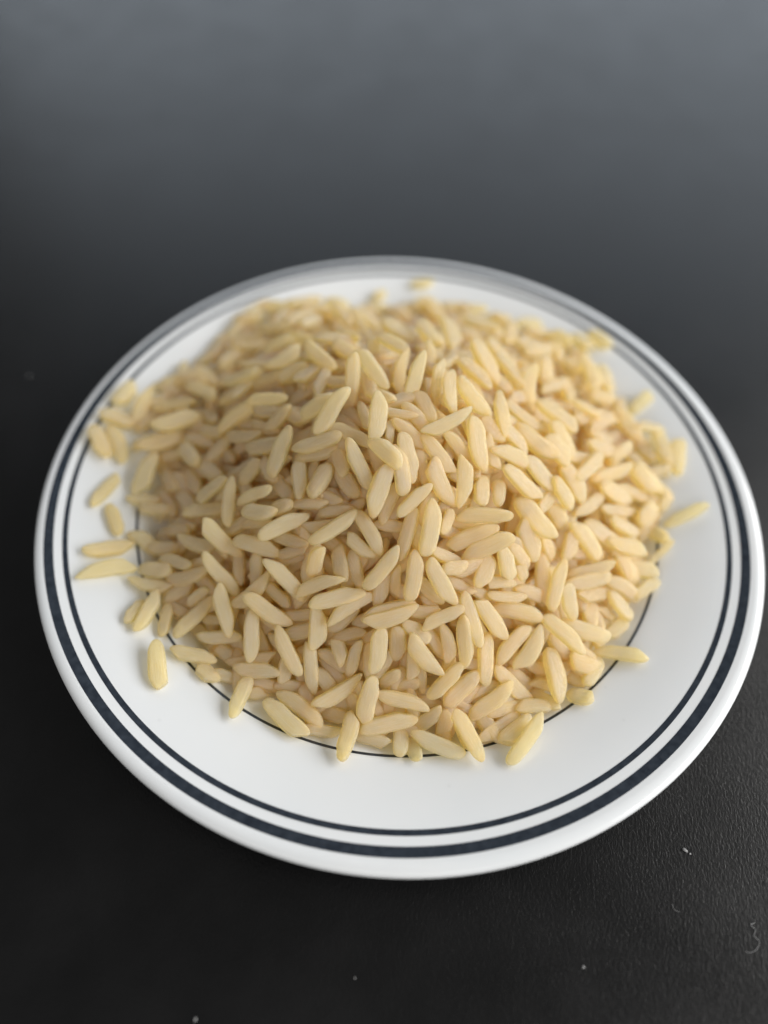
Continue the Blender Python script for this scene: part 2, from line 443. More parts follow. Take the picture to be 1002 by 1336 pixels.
# x y z (0.01 mm)  axis (1/1000)  flat normal (1/1000)  length width (0.01 mm)  tone  label
GRAINS = [
(-3262,3992,365,637,770,23,76,-92,993,751,209,'a','blurred golden grain lying alone on the rim behind the heap, at back left'),
(-821,4859,232,469,862,196,11,-227,974,335,200,'s','small blurred grain end just behind the heap, left of the farthest grain'),
(58,5246,314,-984,-172,-46,10,-313,950,455,201,'p','farthest grain, lying alone against the thin ring at the very back of the rim'),
(4289,2415,250,693,679,243,-19,-319,948,537,250,'w','cream grain standing out alone beyond the heap at back right'),
(4808,1189,290,187,977,105,-180,-71,981,764,317,'s','golden grain at the outermost right edge of the heap, above the lone right-hand grain'),
(-5169,948,345,-957,181,228,235,17,972,701,291,'a','uppermost golden grain of the blurred cluster touching the thin ring at far left'),
(-5311,393,378,-562,814,149,264,5,965,738,310,'a','leftmost golden grain of the blurred cluster on the left rim'),
(-5010,433,296,501,-853,-145,32,-149,988,808,286,'s','lower right grain of the blurred cluster on the left rim'),
(-5159,1501,387,-362,-932,22,332,-107,937,586,297,'s','leaning grain nearest the thin ring above the blurred left cluster'),
(-4782,1230,374,-183,-909,-373,365,-416,833,831,269,'a','golden grain standing between the blurred left cluster and the heap'),
(-4956,-520,259,336,935,-109,220,35,975,805,224,'s','upper of two loose grains end to end on the left rim, leaning right'),
(-4659,-1055,214,498,-864,-76,-18,-98,995,638,244,'s','lower of two loose grains end to end on the left rim, standing upright'),
(4818,-9,235,853,407,327,-182,-355,917,816,214,'w','cream grain lying alone on the right rim, pointing outward'),
(3520,-2592,80,951,-158,265,-224,236,946,849,237,'p','pale grain lying across the well ring at right front'),
(-4593,-1630,229,-877,-399,268,302,-26,953,788,249,'a','golden grain lying level on the left rim, above a longer pale one'),
(-4497,-2022,270,897,393,-202,306,-223,926,901,256,'p','long pale grain lying level on the left rim, tip near the thin ring'),
(-3916,-2638,174,340,911,-233,199,172,965,478,204,'s','loose grain at the left foot of the heap, tucked behind an upright one'),
(-3319,-3483,255,298,-951,-86,118,-53,992,779,271,'p','pale grain lying alone on the lower left rim, casting a shadow to its left'),
(2027,-4075,236,-555,-815,-166,-67,-155,986,867,234,'w','cream grain leaning on the heap at front right, with its lower tip on the rim'),
(-1517,1278,1933,727,-686,23,-299,-286,910,779,251,'s','leftmost of three straw-yellow left-leaning grains high on the back left slope'),
(-1327,1927,1704,955,-282,96,-109,-31,994,800,250,'s','straw-yellow level rice grain high on the back left slope'),
(-1113,1449,1962,-715,668,-206,-327,-58,943,616,240,'s','second from left of three straw-yellow left-leaning grains high on the back left slope'),
(-2150,1565,1543,764,607,219,-7,-332,943,710,275,'s','leftmost of three straw-yellow right-leaning grains high on the back left slope'),
(-1965,1187,1622,-848,-360,-389,-231,-409,883,562,219,'s','second from left of three straw-yellow right-leaning grains high on the back left slope'),
(-1634,1035,1817,-739,-660,-137,-201,21,979,600,238,'s','rightmost of three straw-yellow right-leaning grains high on the back left slope'),
(-2280,543,1635,-963,98,-249,-252,-646,721,728,213,'s','right one of two straw-yellow level grains high on the left slope'),
(-2920,1378,1187,870,35,493,-492,-16,870,819,229,'s','right one of two long straw-yellow right-leaning grains low on the left slope'),
(-2808,1282,1148,-557,-823,-111,-203,5,979,752,227,'s','second from left of three straw-yellow right-leaning grains low on the left slope'),
(-2733,1865,1032,966,-182,186,-231,-274,933,750,183,'a','second from left of three golden level grains low on the back left slope'),
(-2813,430,1278,748,332,574,-320,-577,751,820,218,'s','left one of two long straw-yellow right-leaning grains low on the left slope'),
(-1391,124,2074,-758,-430,-491,-255,-499,829,616,269,'s','straw-yellow right-leaning rice grain high on the left slope'),
(-1127,-128,2278,440,714,544,-141,-544,827,820,276,'p','long pale right-leaning rice grain high on the left slope'),
(-2252,4123,576,-885,-446,134,60,176,982,768,220,'s','straw-yellow level rice grain at the back left foot of the heap'),
(-1948,3095,1015,-535,-776,334,236,243,941,634,220,'s','right one of two straw-yellow level grains low on the back left slope'),
(-2210,3426,796,638,747,-189,439,-151,886,729,226,'s','rightmost of three straw-yellow right-leaning grains low on the back left slope'),
(-1968,3916,589,-995,52,-88,-99,-265,959,709,234,'a','right one of two golden level grains at the back left foot'),
(-1399,3358,1025,551,-835,-6,-109,-79,991,730,258,'s','second from left of three straw-yellow left-leaning grains low on the back left slope'),
(-2624,2996,883,-891,255,-376,-436,-251,864,778,195,'a','rightmost of three golden level grains low on the back left slope'),
(-2386,2255,1207,893,211,398,-283,-423,861,610,210,'s','second from left of three straw-yellow right-leaning grains low on the back left slope'),
(-2093,2457,1179,-798,511,-319,-526,-334,782,783,238,'s','left one of two straw-yellow level grains low on the back left slope'),
(-2605,3669,591,-280,-934,220,80,206,975,771,201,'s','straw-yellow right-leaning rice grain at the back left foot of the heap'),
(-3218,2978,579,-964,23,-264,-263,-173,949,729,169,'a','left one of two golden level grains at the back left foot'),
(-3071,2665,707,986,-56,160,-169,-276,946,724,195,'a','leftmost of three golden level grains low on the back left slope'),
(-3372,2444,580,-606,-793,-60,129,-173,977,638,248,'s','leftmost of three straw-yellow right-leaning grains low on the back left slope'),
(-324,2548,1475,813,-582,7,19,38,999,820,278,'p','left one of two long pale left-leaning grains high on the back slope'),
(225,2374,1619,-473,874,-115,-146,51,988,820,275,'p','right one of two long pale left-leaning grains high on the back slope'),
(327,4332,444,-440,896,-61,-154,-8,988,757,269,'s','straw-yellow left-leaning rice grain at the back foot of the heap'),
(615,2722,1357,299,-952,-59,374,60,925,820,307,'p','long pale upright rice grain low on the back slope'),
(-579,1411,1858,-337,887,317,72,-311,948,820,228,'s','second from left of three long straw-yellow upright grains near the peak of the heap'),
(-607,677,2384,-604,742,291,-221,-507,833,820,255,'p','right one of two long pale left-leaning grains near the peak of the heap'),
(-899,523,2273,-31,746,665,-67,-665,743,820,244,'s','leftmost of three long straw-yellow upright grains near the peak of the heap'),
(-326,1523,2129,-686,679,-262,-286,79,955,761,243,'s','straw-yellow left-leaning rice grain high on the back slope'),
(-183,855,2168,-91,-893,-440,115,-448,886,784,209,'s','left one of two straw-yellow upright grains near the peak of the heap'),
(57,518,2438,-174,-746,-642,224,-665,712,820,227,'p','long pale upright rice grain near the peak of the heap'),
(246,1358,1935,-64,-970,-236,-125,-227,966,820,227,'s','rightmost of three long straw-yellow upright grains near the peak of the heap'),
(392,570,2332,82,936,341,617,-317,720,792,198,'s','right one of two straw-yellow upright grains near the peak of the heap'),
(587,283,2440,-109,981,161,224,-134,965,798,217,'p','rightmost of three pale upright grains near the peak of the heap'),
(917,323,2322,-651,674,349,53,-419,906,725,254,'p','right one of two pale left-leaning grains near the peak of the heap'),
(996,1071,2066,-720,686,103,194,57,979,763,256,'a','golden left-leaning rice grain high on the back right slope'),
(1229,3769,681,942,-336,8,35,123,992,820,286,'s','long straw-yellow level rice grain low on the back slope'),
(220,72,2318,-394,918,-39,-255,-69,965,680,237,'s','leftmost of three straw-yellow left-leaning grains near the peak of the heap'),
(-435,-276,2404,-20,-926,-377,15,-378,926,743,267,'p','leftmost of three pale upright grains near the peak of the heap'),
(567,-279,2395,-854,-475,-214,-6,-402,916,820,214,'w','long creamy white right-leaning rice grain near the peak of the heap'),
(-1055,3140,1051,455,-884,-106,-186,-211,960,736,223,'s','left one of two straw-yellow left-leaning grains low on the back slope'),
(-1424,3683,679,-586,752,-300,-303,140,943,756,261,'s','rightmost of three straw-yellow left-leaning grains low on the back left slope'),
(-961,3502,849,-583,812,-20,239,195,951,728,234,'s','right one of two straw-yellow left-leaning grains low on the back slope'),
(-1163,2110,1638,-565,688,-455,-605,30,796,741,252,'s','rightmost of three straw-yellow left-leaning grains high on the back left slope'),
(1193,1582,1844,-562,708,428,426,-195,883,820,310,'s','left one of two long straw-yellow left-leaning grains high on the back right slope'),
(1540,2248,1314,-686,596,418,408,-161,899,820,278,'s','right one of two long straw-yellow left-leaning grains high on the back right slope'),
(1617,1674,1593,-567,824,2,315,215,925,792,272,'s','straw-yellow left-leaning rice grain high on the back right slope'),
(1777,3334,909,-136,-984,112,61,104,993,713,284,'s','leftmost of three straw-yellow upright grains low on the back right slope'),
(1954,1395,1519,19,866,500,20,-501,865,820,279,'p','long pale upright rice grain high on the back right slope'),
(2378,2318,965,-9,977,215,265,-205,942,733,290,'s','second from left of three straw-yellow upright grains low on the back right slope'),
(2784,3151,468,112,-941,-320,81,-312,947,820,182,'p','long pale upright rice grain low on the back right slope'),
(1416,280,2050,221,-953,-206,236,-153,960,820,224,'p','long pale upright rice grain high on the right slope'),
(1856,708,1525,-832,425,357,360,-77,930,820,232,'s','left one of two long straw-yellow left-leaning grains high on the right slope'),
(2415,870,1466,822,-510,-253,234,-102,967,820,312,'p','left one of two long pale left-leaning grains low on the right slope'),
(2498,1922,1041,-774,-594,221,479,-320,818,763,207,'s','rightmost of three straw-yellow level grains low on the back right slope'),
(1659,4359,355,-810,549,-206,-28,314,949,459,268,'s','short straw-yellow level rice grain at the back foot of the heap'),
(2250,4300,327,957,228,-181,197,-50,979,563,239,'s','left one of two straw-yellow level grains at the back right foot'),
(2417,3923,428,987,-47,-151,144,-128,981,560,234,'s','right one of two straw-yellow level grains at the back right foot'),
(2177,3310,660,-960,-110,259,265,-44,963,638,283,'s','leftmost of three straw-yellow level grains low on the back right slope'),
(2805,3720,520,-735,666,-128,-405,-279,871,508,264,'p','short pale left-leaning rice grain at the back right foot of the heap'),
(2323,3076,764,889,398,-228,328,-206,922,686,281,'s','second from left of three straw-yellow level grains low on the back right slope'),
(3302,3850,351,679,-734,11,-2,13,1000,562,291,'p','pale left-leaning rice grain at the back right foot of the heap'),
(3641,3933,370,670,-742,-22,-222,-229,948,590,264,'s','straw-yellow left-leaning rice grain at the back right foot of the heap'),
(3312,2680,622,266,-953,-145,74,-130,989,800,305,'p','pale upright rice grain at the back right foot of the heap'),
(3008,3002,497,541,-841,-6,-12,-15,1000,464,252,'s','short straw-yellow left-leaning rice grain at the back right foot of the heap'),
(3514,2297,455,-966,12,259,232,-408,883,559,245,'p','pale level rice grain at the back right foot of the heap'),
(3053,1504,995,896,-224,-383,413,106,905,611,207,'s','leftmost of four straw-yellow left-leaning grains low on the right slope'),
(3690,2927,330,102,-992,80,243,102,965,812,255,'p','long pale upright rice grain at the back right foot of the heap'),
(2778,2081,832,-42,976,-213,190,217,957,794,238,'s','rightmost of three straw-yellow upright grains low on the back right slope'),
(3424,1580,634,-675,-637,371,545,-93,833,758,264,'s','rightmost of three straw-yellow level grains low on the right slope'),
(3943,1798,362,-523,838,155,-129,-257,958,779,323,'s','right one of two straw-yellow left-leaning grains at the right foot'),
(4377,1763,346,952,99,-288,282,72,957,616,216,'s','straw-yellow level rice grain at the right foot of the heap'),
(4547,1364,300,-42,997,-60,-213,50,976,769,264,'p','pale upright rice grain at the right foot of the heap'),
(3692,873,670,666,746,5,293,-267,918,618,216,'p','rightmost of three pale right-leaning grains low on the right slope'),
(3135,1439,841,-808,-501,310,523,-367,769,762,259,'s','second from left of three straw-yellow level grains low on the right slope'),
(3361,1397,777,-718,-619,318,420,-22,907,812,236,'a','long golden level rice grain low on the right slope'),
(3290,1118,748,-887,299,352,406,142,903,574,253,'s','second from left of four straw-yellow left-leaning grains low on the right slope'),
(2491,397,1425,-537,728,426,220,-367,904,698,260,'p','third from left of four pale left-leaning grains low on the right slope'),
(3009,252,1044,-716,-698,-14,153,-176,972,621,272,'p','second from left of three pale right-leaning grains low on the right slope'),
(-3995,734,683,-891,-453,-33,139,-341,930,820,322,'s','long straw-yellow level rice grain low on the left slope'),
(-4195,1228,506,-964,17,-264,-247,-418,874,820,211,'s','long straw-yellow level rice grain at the left foot of the heap'),
(-4240,437,430,908,417,-33,164,-284,945,820,285,'a','long golden level rice grain at the left foot of the heap'),
(-4382,-138,276,-171,-927,-333,-55,-328,943,820,308,'s','long straw-yellow upright rice grain at the left foot of the heap'),
(-3613,52,645,-632,730,-260,-526,-159,836,689,274,'s','left one of two straw-yellow left-leaning grains low on the left slope'),
(-4006,227,363,-932,5,-361,-322,-464,825,420,205,'a','short golden level rice grain at the left foot of the heap'),
(-3925,-245,266,479,-866,140,-488,-130,863,579,252,'a','golden upright rice grain at the left foot of the heap'),
(-3638,1337,833,876,-459,148,-307,-295,905,681,236,'s','right one of two straw-yellow left-leaning grains low on the left slope'),
(-4378,1889,386,915,361,183,-27,-397,917,558,273,'s','straw-yellow level rice grain at the left foot of the heap'),
(-3949,1824,556,843,-501,196,-356,-246,902,638,271,'s','straw-yellow left-leaning rice grain at the left foot of the heap'),
(-3764,1894,574,-886,459,-64,-178,-209,962,647,271,'s','leftmost of three straw-yellow left-leaning grains low on the back left slope'),
(-1902,-504,1675,-242,-800,-548,-305,-474,826,820,269,'p','long pale upright rice grain high on the front left slope'),
(-2200,-240,1425,-853,119,-509,-516,-341,785,730,255,'s','left one of two straw-yellow level grains high on the left slope'),
(-1311,-533,1990,907,155,391,-335,-296,894,810,240,'s','right one of two straw-yellow level grains high on the front left slope'),
(-1534,-932,1630,-195,949,250,-99,-272,957,667,241,'s','straw-yellow upright rice grain high on the front left slope'),
(-3010,-778,884,-728,-377,-573,-493,-293,819,684,223,'p','pale right-leaning rice grain low on the left slope'),
(-3083,-1040,676,-954,76,-290,-298,-137,945,797,247,'s','second from left of three straw-yellow level grains low on the front left slope'),
(-2654,-1079,1054,100,-969,-226,9,-227,974,820,217,'s','long straw-yellow upright rice grain low on the front left slope'),
(-2215,-1114,1336,846,102,524,-369,-597,712,661,190,'s','right one of two straw-yellow right-leaning grains low on the front left slope'),
(-2092,-1375,1302,-907,233,-350,-416,-385,824,617,243,'w','creamy white level rice grain low on the front left slope'),
(-1760,-1307,1372,-823,-119,-556,-435,-497,751,423,220,'s','short straw-yellow right-leaning rice grain low on the front left slope'),
(-1692,-1612,1355,-857,-491,-159,103,-465,879,820,250,'p','long pale right-leaning rice grain low on the front left slope'),
(-2700,-1643,881,-748,484,455,71,-623,779,820,282,'p','leftmost of three long pale left-leaning grains low on the front left slope'),
(-3108,-1574,522,951,-271,146,-185,-123,975,792,232,'s','leftmost of three straw-yellow level grains low on the front left slope'),
(-2079,-1798,1010,-967,250,-50,-163,-456,875,794,254,'s','rightmost of three straw-yellow level grains low on the front left slope'),
(-2395,-565,1182,549,524,651,-360,-555,750,559,231,'s','rightmost of three straw-yellow right-leaning grains low on the left slope'),
(-2630,100,1211,-828,272,-490,-559,-361,746,786,215,'s','straw-yellow level rice grain low on the left slope'),
(-2826,440,1163,782,242,574,-496,-313,810,797,195,'s','leftmost of three straw-yellow right-leaning grains low on the left slope'),
(-845,-405,2111,907,-418,42,-245,-445,862,820,215,'p','left one of two long pale left-leaning grains near the peak of the heap'),
(-652,-926,2054,519,-711,-474,117,-490,864,820,234,'p','long pale left-leaning rice grain high on the front left slope'),
(-263,-803,2259,773,-617,-147,-252,-511,822,604,264,'p','left one of two pale left-leaning grains near the peak of the heap'),
(-40,-979,2091,220,-875,-432,113,-417,902,749,252,'p','right one of two pale upright grains high on the front slope'),
(53,-775,2151,-310,838,450,103,-441,892,751,265,'p','second from left of three pale upright grains near the peak of the heap'),
(-325,-1242,1959,257,816,518,205,-570,796,806,274,'p','left one of two pale upright grains high on the front slope'),
(174,-1347,1923,-643,-669,-372,166,-596,786,656,199,'p','pale right-leaning rice grain high on the front slope'),
(-925,-1716,1569,-787,-552,-274,-154,-254,955,820,223,'p','long pale right-leaning rice grain high on the front left slope'),
(-413,-1709,1529,-578,758,302,-125,-448,885,757,223,'s','second from left of three straw-yellow left-leaning grains high on the front slope'),
(-540,-1877,1402,-781,613,120,-82,-291,953,564,212,'s','leftmost of three straw-yellow left-leaning grains high on the front slope'),
(119,-1725,1596,208,830,517,-303,-448,841,787,211,'s','left one of two straw-yellow upright grains high on the front slope'),
(446,-1669,1711,-85,-839,-538,175,-544,820,820,273,'p','long pale upright rice grain high on the front slope'),
(538,-1035,1950,-489,708,510,232,-458,858,782,276,'s','right one of two straw-yellow upright grains high on the front slope'),
(479,-670,2125,658,-632,-410,15,-534,846,761,235,'s','second from left of three straw-yellow left-leaning grains near the peak of the heap'),
(-936,-787,1923,382,-905,-184,-197,-275,941,503,216,'s','short straw-yellow upright rice grain high on the front left slope'),
(-1309,-640,1872,915,-38,402,-401,22,916,669,219,'s','left one of two straw-yellow level grains high on the front left slope'),
(-1143,-2089,1228,199,568,799,-1,-815,579,491,237,'s','short straw-yellow upright rice grain low on the front left slope'),
(-243,-414,2252,-6,983,183,57,-182,982,451,139,'p','short pale upright rice grain near the peak of the heap'),
(682,-1457,1606,235,969,76,311,-149,939,458,170,'s','short straw-yellow upright rice grain high on the front slope'),
(1050,-395,2108,-227,772,594,314,-520,795,820,271,'p','long pale upright rice grain high on the front right slope'),
(1276,-384,1905,371,-815,-444,113,-435,893,591,198,'s','straw-yellow upright rice grain high on the front right slope'),
(872,-968,1960,-24,894,448,-133,-447,885,776,245,'p','pale upright rice grain high on the front right slope'),
(734,-439,2099,651,-419,-634,6,-832,555,557,194,'s','rightmost of three straw-yellow left-leaning grains near the peak of the heap'),
(1250,3,1989,-603,779,171,72,-160,984,525,267,'s','left one of two straw-yellow left-leaning grains high on the right slope'),
(1580,-341,1847,868,-9,-496,426,-498,755,704,244,'p','left one of two pale left-leaning grains high on the right slope'),
(1787,-672,1624,752,-352,-558,429,-381,819,797,244,'p','pale left-leaning rice grain high on the front right slope'),
(2107,-409,1516,-710,426,561,474,-301,828,783,271,'p','right one of two pale left-leaning grains high on the right slope'),
(2024,-1090,1327,-700,650,298,46,-375,926,820,310,'p','long pale left-leaning rice grain low on the front right slope'),
(1950,-1376,1169,-453,699,553,231,-506,831,688,310,'p','pale upright rice grain low on the front right slope'),
(1211,-1330,1632,-994,18,-106,-89,-692,717,820,235,'p','long pale level rice grain high on the front right slope'),
(1072,-1594,1454,-898,-326,-296,-5,-665,747,820,257,'s','long straw-yellow right-leaning rice grain high on the front right slope'),
(1291,-1696,1413,870,365,331,-30,-632,774,820,278,'s','long straw-yellow right-leaning rice grain low on the front right slope'),
(1426,-870,1600,9,993,122,-129,-119,984,460,197,'s','right one of two short straw-yellow upright grains high on the front right slope'),
(1157,-931,1697,31,-988,-149,240,-137,961,488,238,'s','left one of two short straw-yellow upright grains high on the front right slope'),
(1649,16,1794,-752,419,509,474,-194,859,586,249,'s','right one of two straw-yellow left-leaning grains high on the right slope'),
(2004,141,1605,-817,514,262,109,-308,945,820,300,'s','right one of two long straw-yellow left-leaning grains high on the right slope'),
(2215,-732,1308,-507,-854,116,501,-182,846,597,203,'p','pale right-leaning rice grain low on the front right slope'),
(2460,-581,1335,621,-434,-653,460,-473,751,598,229,'p','second from left of four pale left-leaning grains low on the right slope'),
(2643,-102,1089,-449,784,428,250,-350,903,555,256,'p','pale upright rice grain low on the right slope'),
(2434,-795,1037,542,-443,-714,353,-650,672,493,274,'s','rightmost of three short straw-yellow left-leaning grains low on the front right slope'),
(2388,144,1489,-687,561,462,277,-385,880,577,303,'p','leftmost of four pale left-leaning grains low on the right slope'),
(1805,-1534,1105,598,-394,-698,408,-599,689,449,219,'s','leftmost of three short straw-yellow left-leaning grains low on the front right slope'),
(2285,-1346,915,440,-432,-788,640,-464,612,422,202,'s','right one of two short straw-yellow upright grains low on the front right slope'),
(2933,-1052,773,641,-474,-603,355,-513,781,793,277,'p','pale left-leaning rice grain low on the front right slope'),
(3291,-771,528,834,-347,-428,357,-252,900,820,307,'p','right one of two long pale left-leaning grains low on the right slope'),
(3677,-527,446,-830,-10,558,557,-70,827,690,242,'p','leftmost of three pale left-leaning grains at the right foot'),
(3661,-904,477,953,64,-297,297,-391,871,716,265,'p','pale level rice grain at the right foot of the heap'),
(2955,83,1185,-614,-780,121,419,-193,887,799,240,'p','leftmost of three pale right-leaning grains low on the right slope'),
(3450,331,763,-882,-466,69,374,-604,704,820,246,'p','left one of two long pale level grains low on the right slope'),
(3514,-15,672,-811,61,582,496,-454,740,731,269,'s','rightmost of four straw-yellow left-leaning grains low on the right slope'),
(4135,537,406,-680,660,318,82,-363,928,673,344,'p','rightmost of three pale left-leaning grains at the right foot'),
(3918,239,382,872,-94,-481,455,-210,866,703,202,'a','golden left-leaning rice grain at the right foot of the heap'),
(4136,-106,284,538,843,-5,194,-118,974,578,299,'s','straw-yellow right-leaning rice grain at the right foot of the heap'),
(4509,243,181,589,794,148,226,-338,913,420,205,'s','short straw-yellow right-leaning rice grain at the right foot of the heap'),
(3576,-239,485,-814,-298,498,580,-431,691,820,196,'p','right one of two long pale level grains low on the right slope'),
(3017,-403,819,633,739,-231,315,27,949,812,213,'s','long straw-yellow right-leaning rice grain low on the right slope'),
(2690,-238,1155,-568,657,497,255,-434,864,728,280,'p','rightmost of four pale left-leaning grains low on the right slope'),
(2659,-1163,817,-209,-955,-209,364,-275,890,602,252,'s','rightmost of three straw-yellow upright grains low on the front right slope'),
(3020,-1449,551,-950,-278,-145,10,-490,872,809,230,'s','right one of two straw-yellow level grains low on the front right slope'),
(4286,-814,115,672,679,296,-61,-347,936,781,122,'p','pale right-leaning rice grain at the right foot of the heap'),
(4360,-376,66,-623,698,-351,-525,-41,850,420,250,'s','short straw-yellow left-leaning rice grain at the right foot of the heap'),
(3663,-1214,304,524,-622,-581,221,-559,799,529,239,'s','left one of two straw-yellow left-leaning grains at the right foot'),
(4015,-1092,137,-994,73,82,52,-351,935,479,290,'p','short pale level rice grain at the right foot of the heap'),
(3301,790,815,808,192,-557,588,-339,735,718,251,'s','third from left of four straw-yellow left-leaning grains low on the right slope'),
(2827,312,1095,793,361,-490,586,-238,774,641,217,'s','leftmost of three straw-yellow level grains low on the right slope'),
(1290,-1993,1184,303,944,132,157,-186,970,564,256,'s','leftmost of three straw-yellow upright grains low on the front right slope'),
(1601,-1819,1239,264,-796,-544,276,-478,834,479,248,'w','short creamy white upright rice grain low on the front right slope'),
(1573,-2047,1016,-942,-246,229,304,-332,893,428,195,'b','short straw-yellow level rice grain low on the front right slope'),
(1802,-1647,1145,652,-416,-635,425,-493,759,500,219,'s','second from left of three short straw-yellow left-leaning grains low on the front right slope'),
(1870,-1852,994,-432,697,572,248,-518,819,243,197,'b','left one of two short straw-yellow upright grains low on the front right slope'),
(2436,-1868,757,-169,-847,-505,163,-529,833,820,222,'p','long pale upright rice grain low on the front right slope'),
(2658,-2050,550,-213,828,519,159,-494,855,535,246,'w','creamy white upright rice grain low on the front right slope'),
(2566,-2549,517,-785,597,168,97,-150,984,820,245,'s','long straw-yellow left-leaning rice grain at the front right foot of the heap'),
(1847,-2317,661,987,-74,-145,54,-689,723,819,270,'p','long pale level rice grain low on the front right slope'),
(1663,-2211,876,-945,-157,286,321,-292,901,642,174,'s','left one of two straw-yellow level grains low on the front right slope'),
(1436,-2571,858,-613,521,593,283,-556,781,795,256,'s','straw-yellow left-leaning rice grain low on the front right slope'),
(1137,-2658,946,-352,856,380,109,-365,924,820,232,'p','long pale upright rice grain low on the front slope'),
(1062,-2950,790,188,-793,-579,-366,-603,708,750,232,'p','rightmost of three pale upright grains low on the front slope'),
(1404,-3054,496,57,-847,-529,451,-451,770,756,247,'s','second from left of three straw-yellow upright grains low on the front right slope'),
(1799,-2767,497,623,754,209,116,-353,928,741,239,'s','straw-yellow right-leaning rice grain low on the front right slope'),
(2076,-2801,437,-480,-820,-311,-81,-311,947,757,261,'w','creamy white right-leaning rice grain at the front right foot of the heap'),
(2476,-3082,219,-250,915,317,403,-200,893,820,286,'s','long straw-yellow upright rice grain at the front right foot of the heap'),
(2892,-2834,60,-691,680,245,-1,-340,941,420,293,'s','short straw-yellow left-leaning rice grain at the front right foot of the heap'),
(1030,-1985,1235,-870,-491,46,435,-718,543,490,235,'s','short straw-yellow right-leaning rice grain low on the front right slope'),
(2961,-2340,253,967,-131,-220,129,-492,861,820,271,'w','long creamy white level rice grain at the front right foot of the heap'),
(3576,-1803,140,668,-615,-418,452,-111,885,584,235,'p','left one of two pale left-leaning grains at the front right foot'),
(3562,-2088,-41,-705,-707,-57,56,-136,989,516,233,'s','short straw-yellow right-leaning rice grain at the front right foot of the heap'),
(3142,-1715,282,-833,-378,403,458,-63,887,789,232,'s','rightmost of three straw-yellow level grains at the front right foot'),
(3400,-1918,52,799,-248,-548,468,-317,825,420,140,'p','short pale left-leaning rice grain at the front right foot of the heap'),
(3639,-1498,174,834,-228,-502,206,-716,667,702,261,'p','right one of two pale left-leaning grains at the front right foot'),
(4032,-1427,105,-765,-640,-68,167,-299,939,555,216,'p','right one of two pale right-leaning grains at the front right foot'),
(2988,-1628,503,927,368,-69,221,-390,894,797,252,'p','pale level rice grain at the front right foot of the heap'),
(3093,-2002,145,132,991,-23,140,5,990,456,253,'p','short pale upright rice grain at the front right foot of the heap'),
(3752,-1184,159,599,-633,-490,231,-450,863,553,287,'p','second from left of three pale left-leaning grains at the right foot'),
(2932,-2846,186,-960,108,257,190,-425,885,502,271,'s','right one of two short straw-yellow level grains at the front right foot'),
(3104,-2889,45,-464,-851,244,117,213,970,642,224,'p','left one of two pale right-leaning grains at the front right foot'),
(-3755,-1929,234,955,-106,278,-297,-288,910,629,262,'s','straw-yellow level rice grain at the front left foot of the heap'),
(-3450,-1832,363,864,-365,347,-462,-303,833,685,191,'p','leftmost of three pale level grains at the front left foot'),
(-3190,-2060,349,-890,-84,-449,-373,-432,821,820,242,'s','long straw-yellow level rice grain at the front left foot of the heap'),
(-3787,-2171,171,996,-89,0,-11,-123,992,755,210,'a','left one of two golden level grains at the front left foot'),
(-3693,-2636,215,-241,-971,2,171,-40,985,722,228,'p','pale right-leaning rice grain at the front left foot of the heap'),
(-2991,-2363,293,706,442,554,4,-785,620,441,182,'p','short pale right-leaning rice grain at the front left foot of the heap'),
(-2980,-2676,241,-649,-721,-241,-64,-263,963,820,227,'s','long straw-yellow right-leaning rice grain at the front left foot of the heap'),
(-3428,-2711,117,54,-998,11,-187,1,982,566,205,'a','golden upright rice grain at the front left foot of the heap'),
(-2884,-3237,120,-997,64,46,38,-115,993,716,221,'a','right one of two golden level grains at the front left foot'),
(-2639,-3465,61,-775,630,-46,138,241,961,436,241,'s','short straw-yellow left-leaning rice grain at the front left foot of the heap'),
(-1578,-2286,987,750,-531,-394,122,-475,872,820,237,'p','rightmost of three long pale left-leaning grains low on the front left slope'),
(-1088,-2389,1071,-884,-238,-402,-233,-522,821,788,213,'p','pale level rice grain low on the front slope'),
(-804,-2540,1037,-941,-326,-93,69,-452,890,820,254,'p','long pale level rice grain low on the front slope'),
(-1063,-2858,670,68,-830,-553,271,-518,811,701,262,'p','leftmost of three pale upright grains low on the front slope'),
(-1096,-3337,335,-149,824,547,-100,-563,820,796,215,'p','left one of two pale upright grains at the front foot'),
(-1813,-2658,666,-851,403,336,77,-537,840,820,250,'s','long straw-yellow left-leaning rice grain low on the front left slope'),
(-2095,-2392,655,-674,-488,-555,-166,-632,757,794,243,'s','left one of two straw-yellow right-leaning grains low on the front left slope'),
(-2015,-2938,425,-89,877,473,5,-475,880,820,251,'p','right one of two long pale upright grains at the front left foot'),
(-1460,-3167,438,529,-756,-385,6,-450,893,820,226,'p','long pale left-leaning rice grain at the front left foot of the heap'),
(-1478,-3367,206,-77,-795,-602,424,-572,702,420,217,'s','leftmost of three short straw-yellow upright grains at the front foot'),
(-2007,-3249,142,942,116,314,-242,-412,878,814,220,'a','long golden level rice grain at the front left foot of the heap'),
(-1896,-3406,170,-976,21,-219,-203,-465,862,725,235,'p','rightmost of three pale level grains at the front left foot'),
(-1216,-2077,1088,315,721,617,-115,-616,779,647,237,'p','pale upright rice grain low on the front left slope'),
(-807,-2057,1176,-230,946,227,-450,-311,837,560,245,'s','leftmost of five straw-yellow upright grains low on the front slope'),
(-706,-3136,506,-391,895,214,-147,-290,946,420,213,'s','short straw-yellow upright rice grain low on the front slope'),
(-2543,-2946,211,-973,-59,-222,-142,-606,783,688,221,'p','second from left of three pale level grains at the front left foot'),
(-2493,-2639,484,-379,805,457,59,-472,880,820,248,'p','left one of two long pale upright grains at the front left foot'),
(-2626,-2121,647,-738,509,444,61,-605,794,820,241,'p','second from left of three long pale left-leaning grains low on the front left slope'),
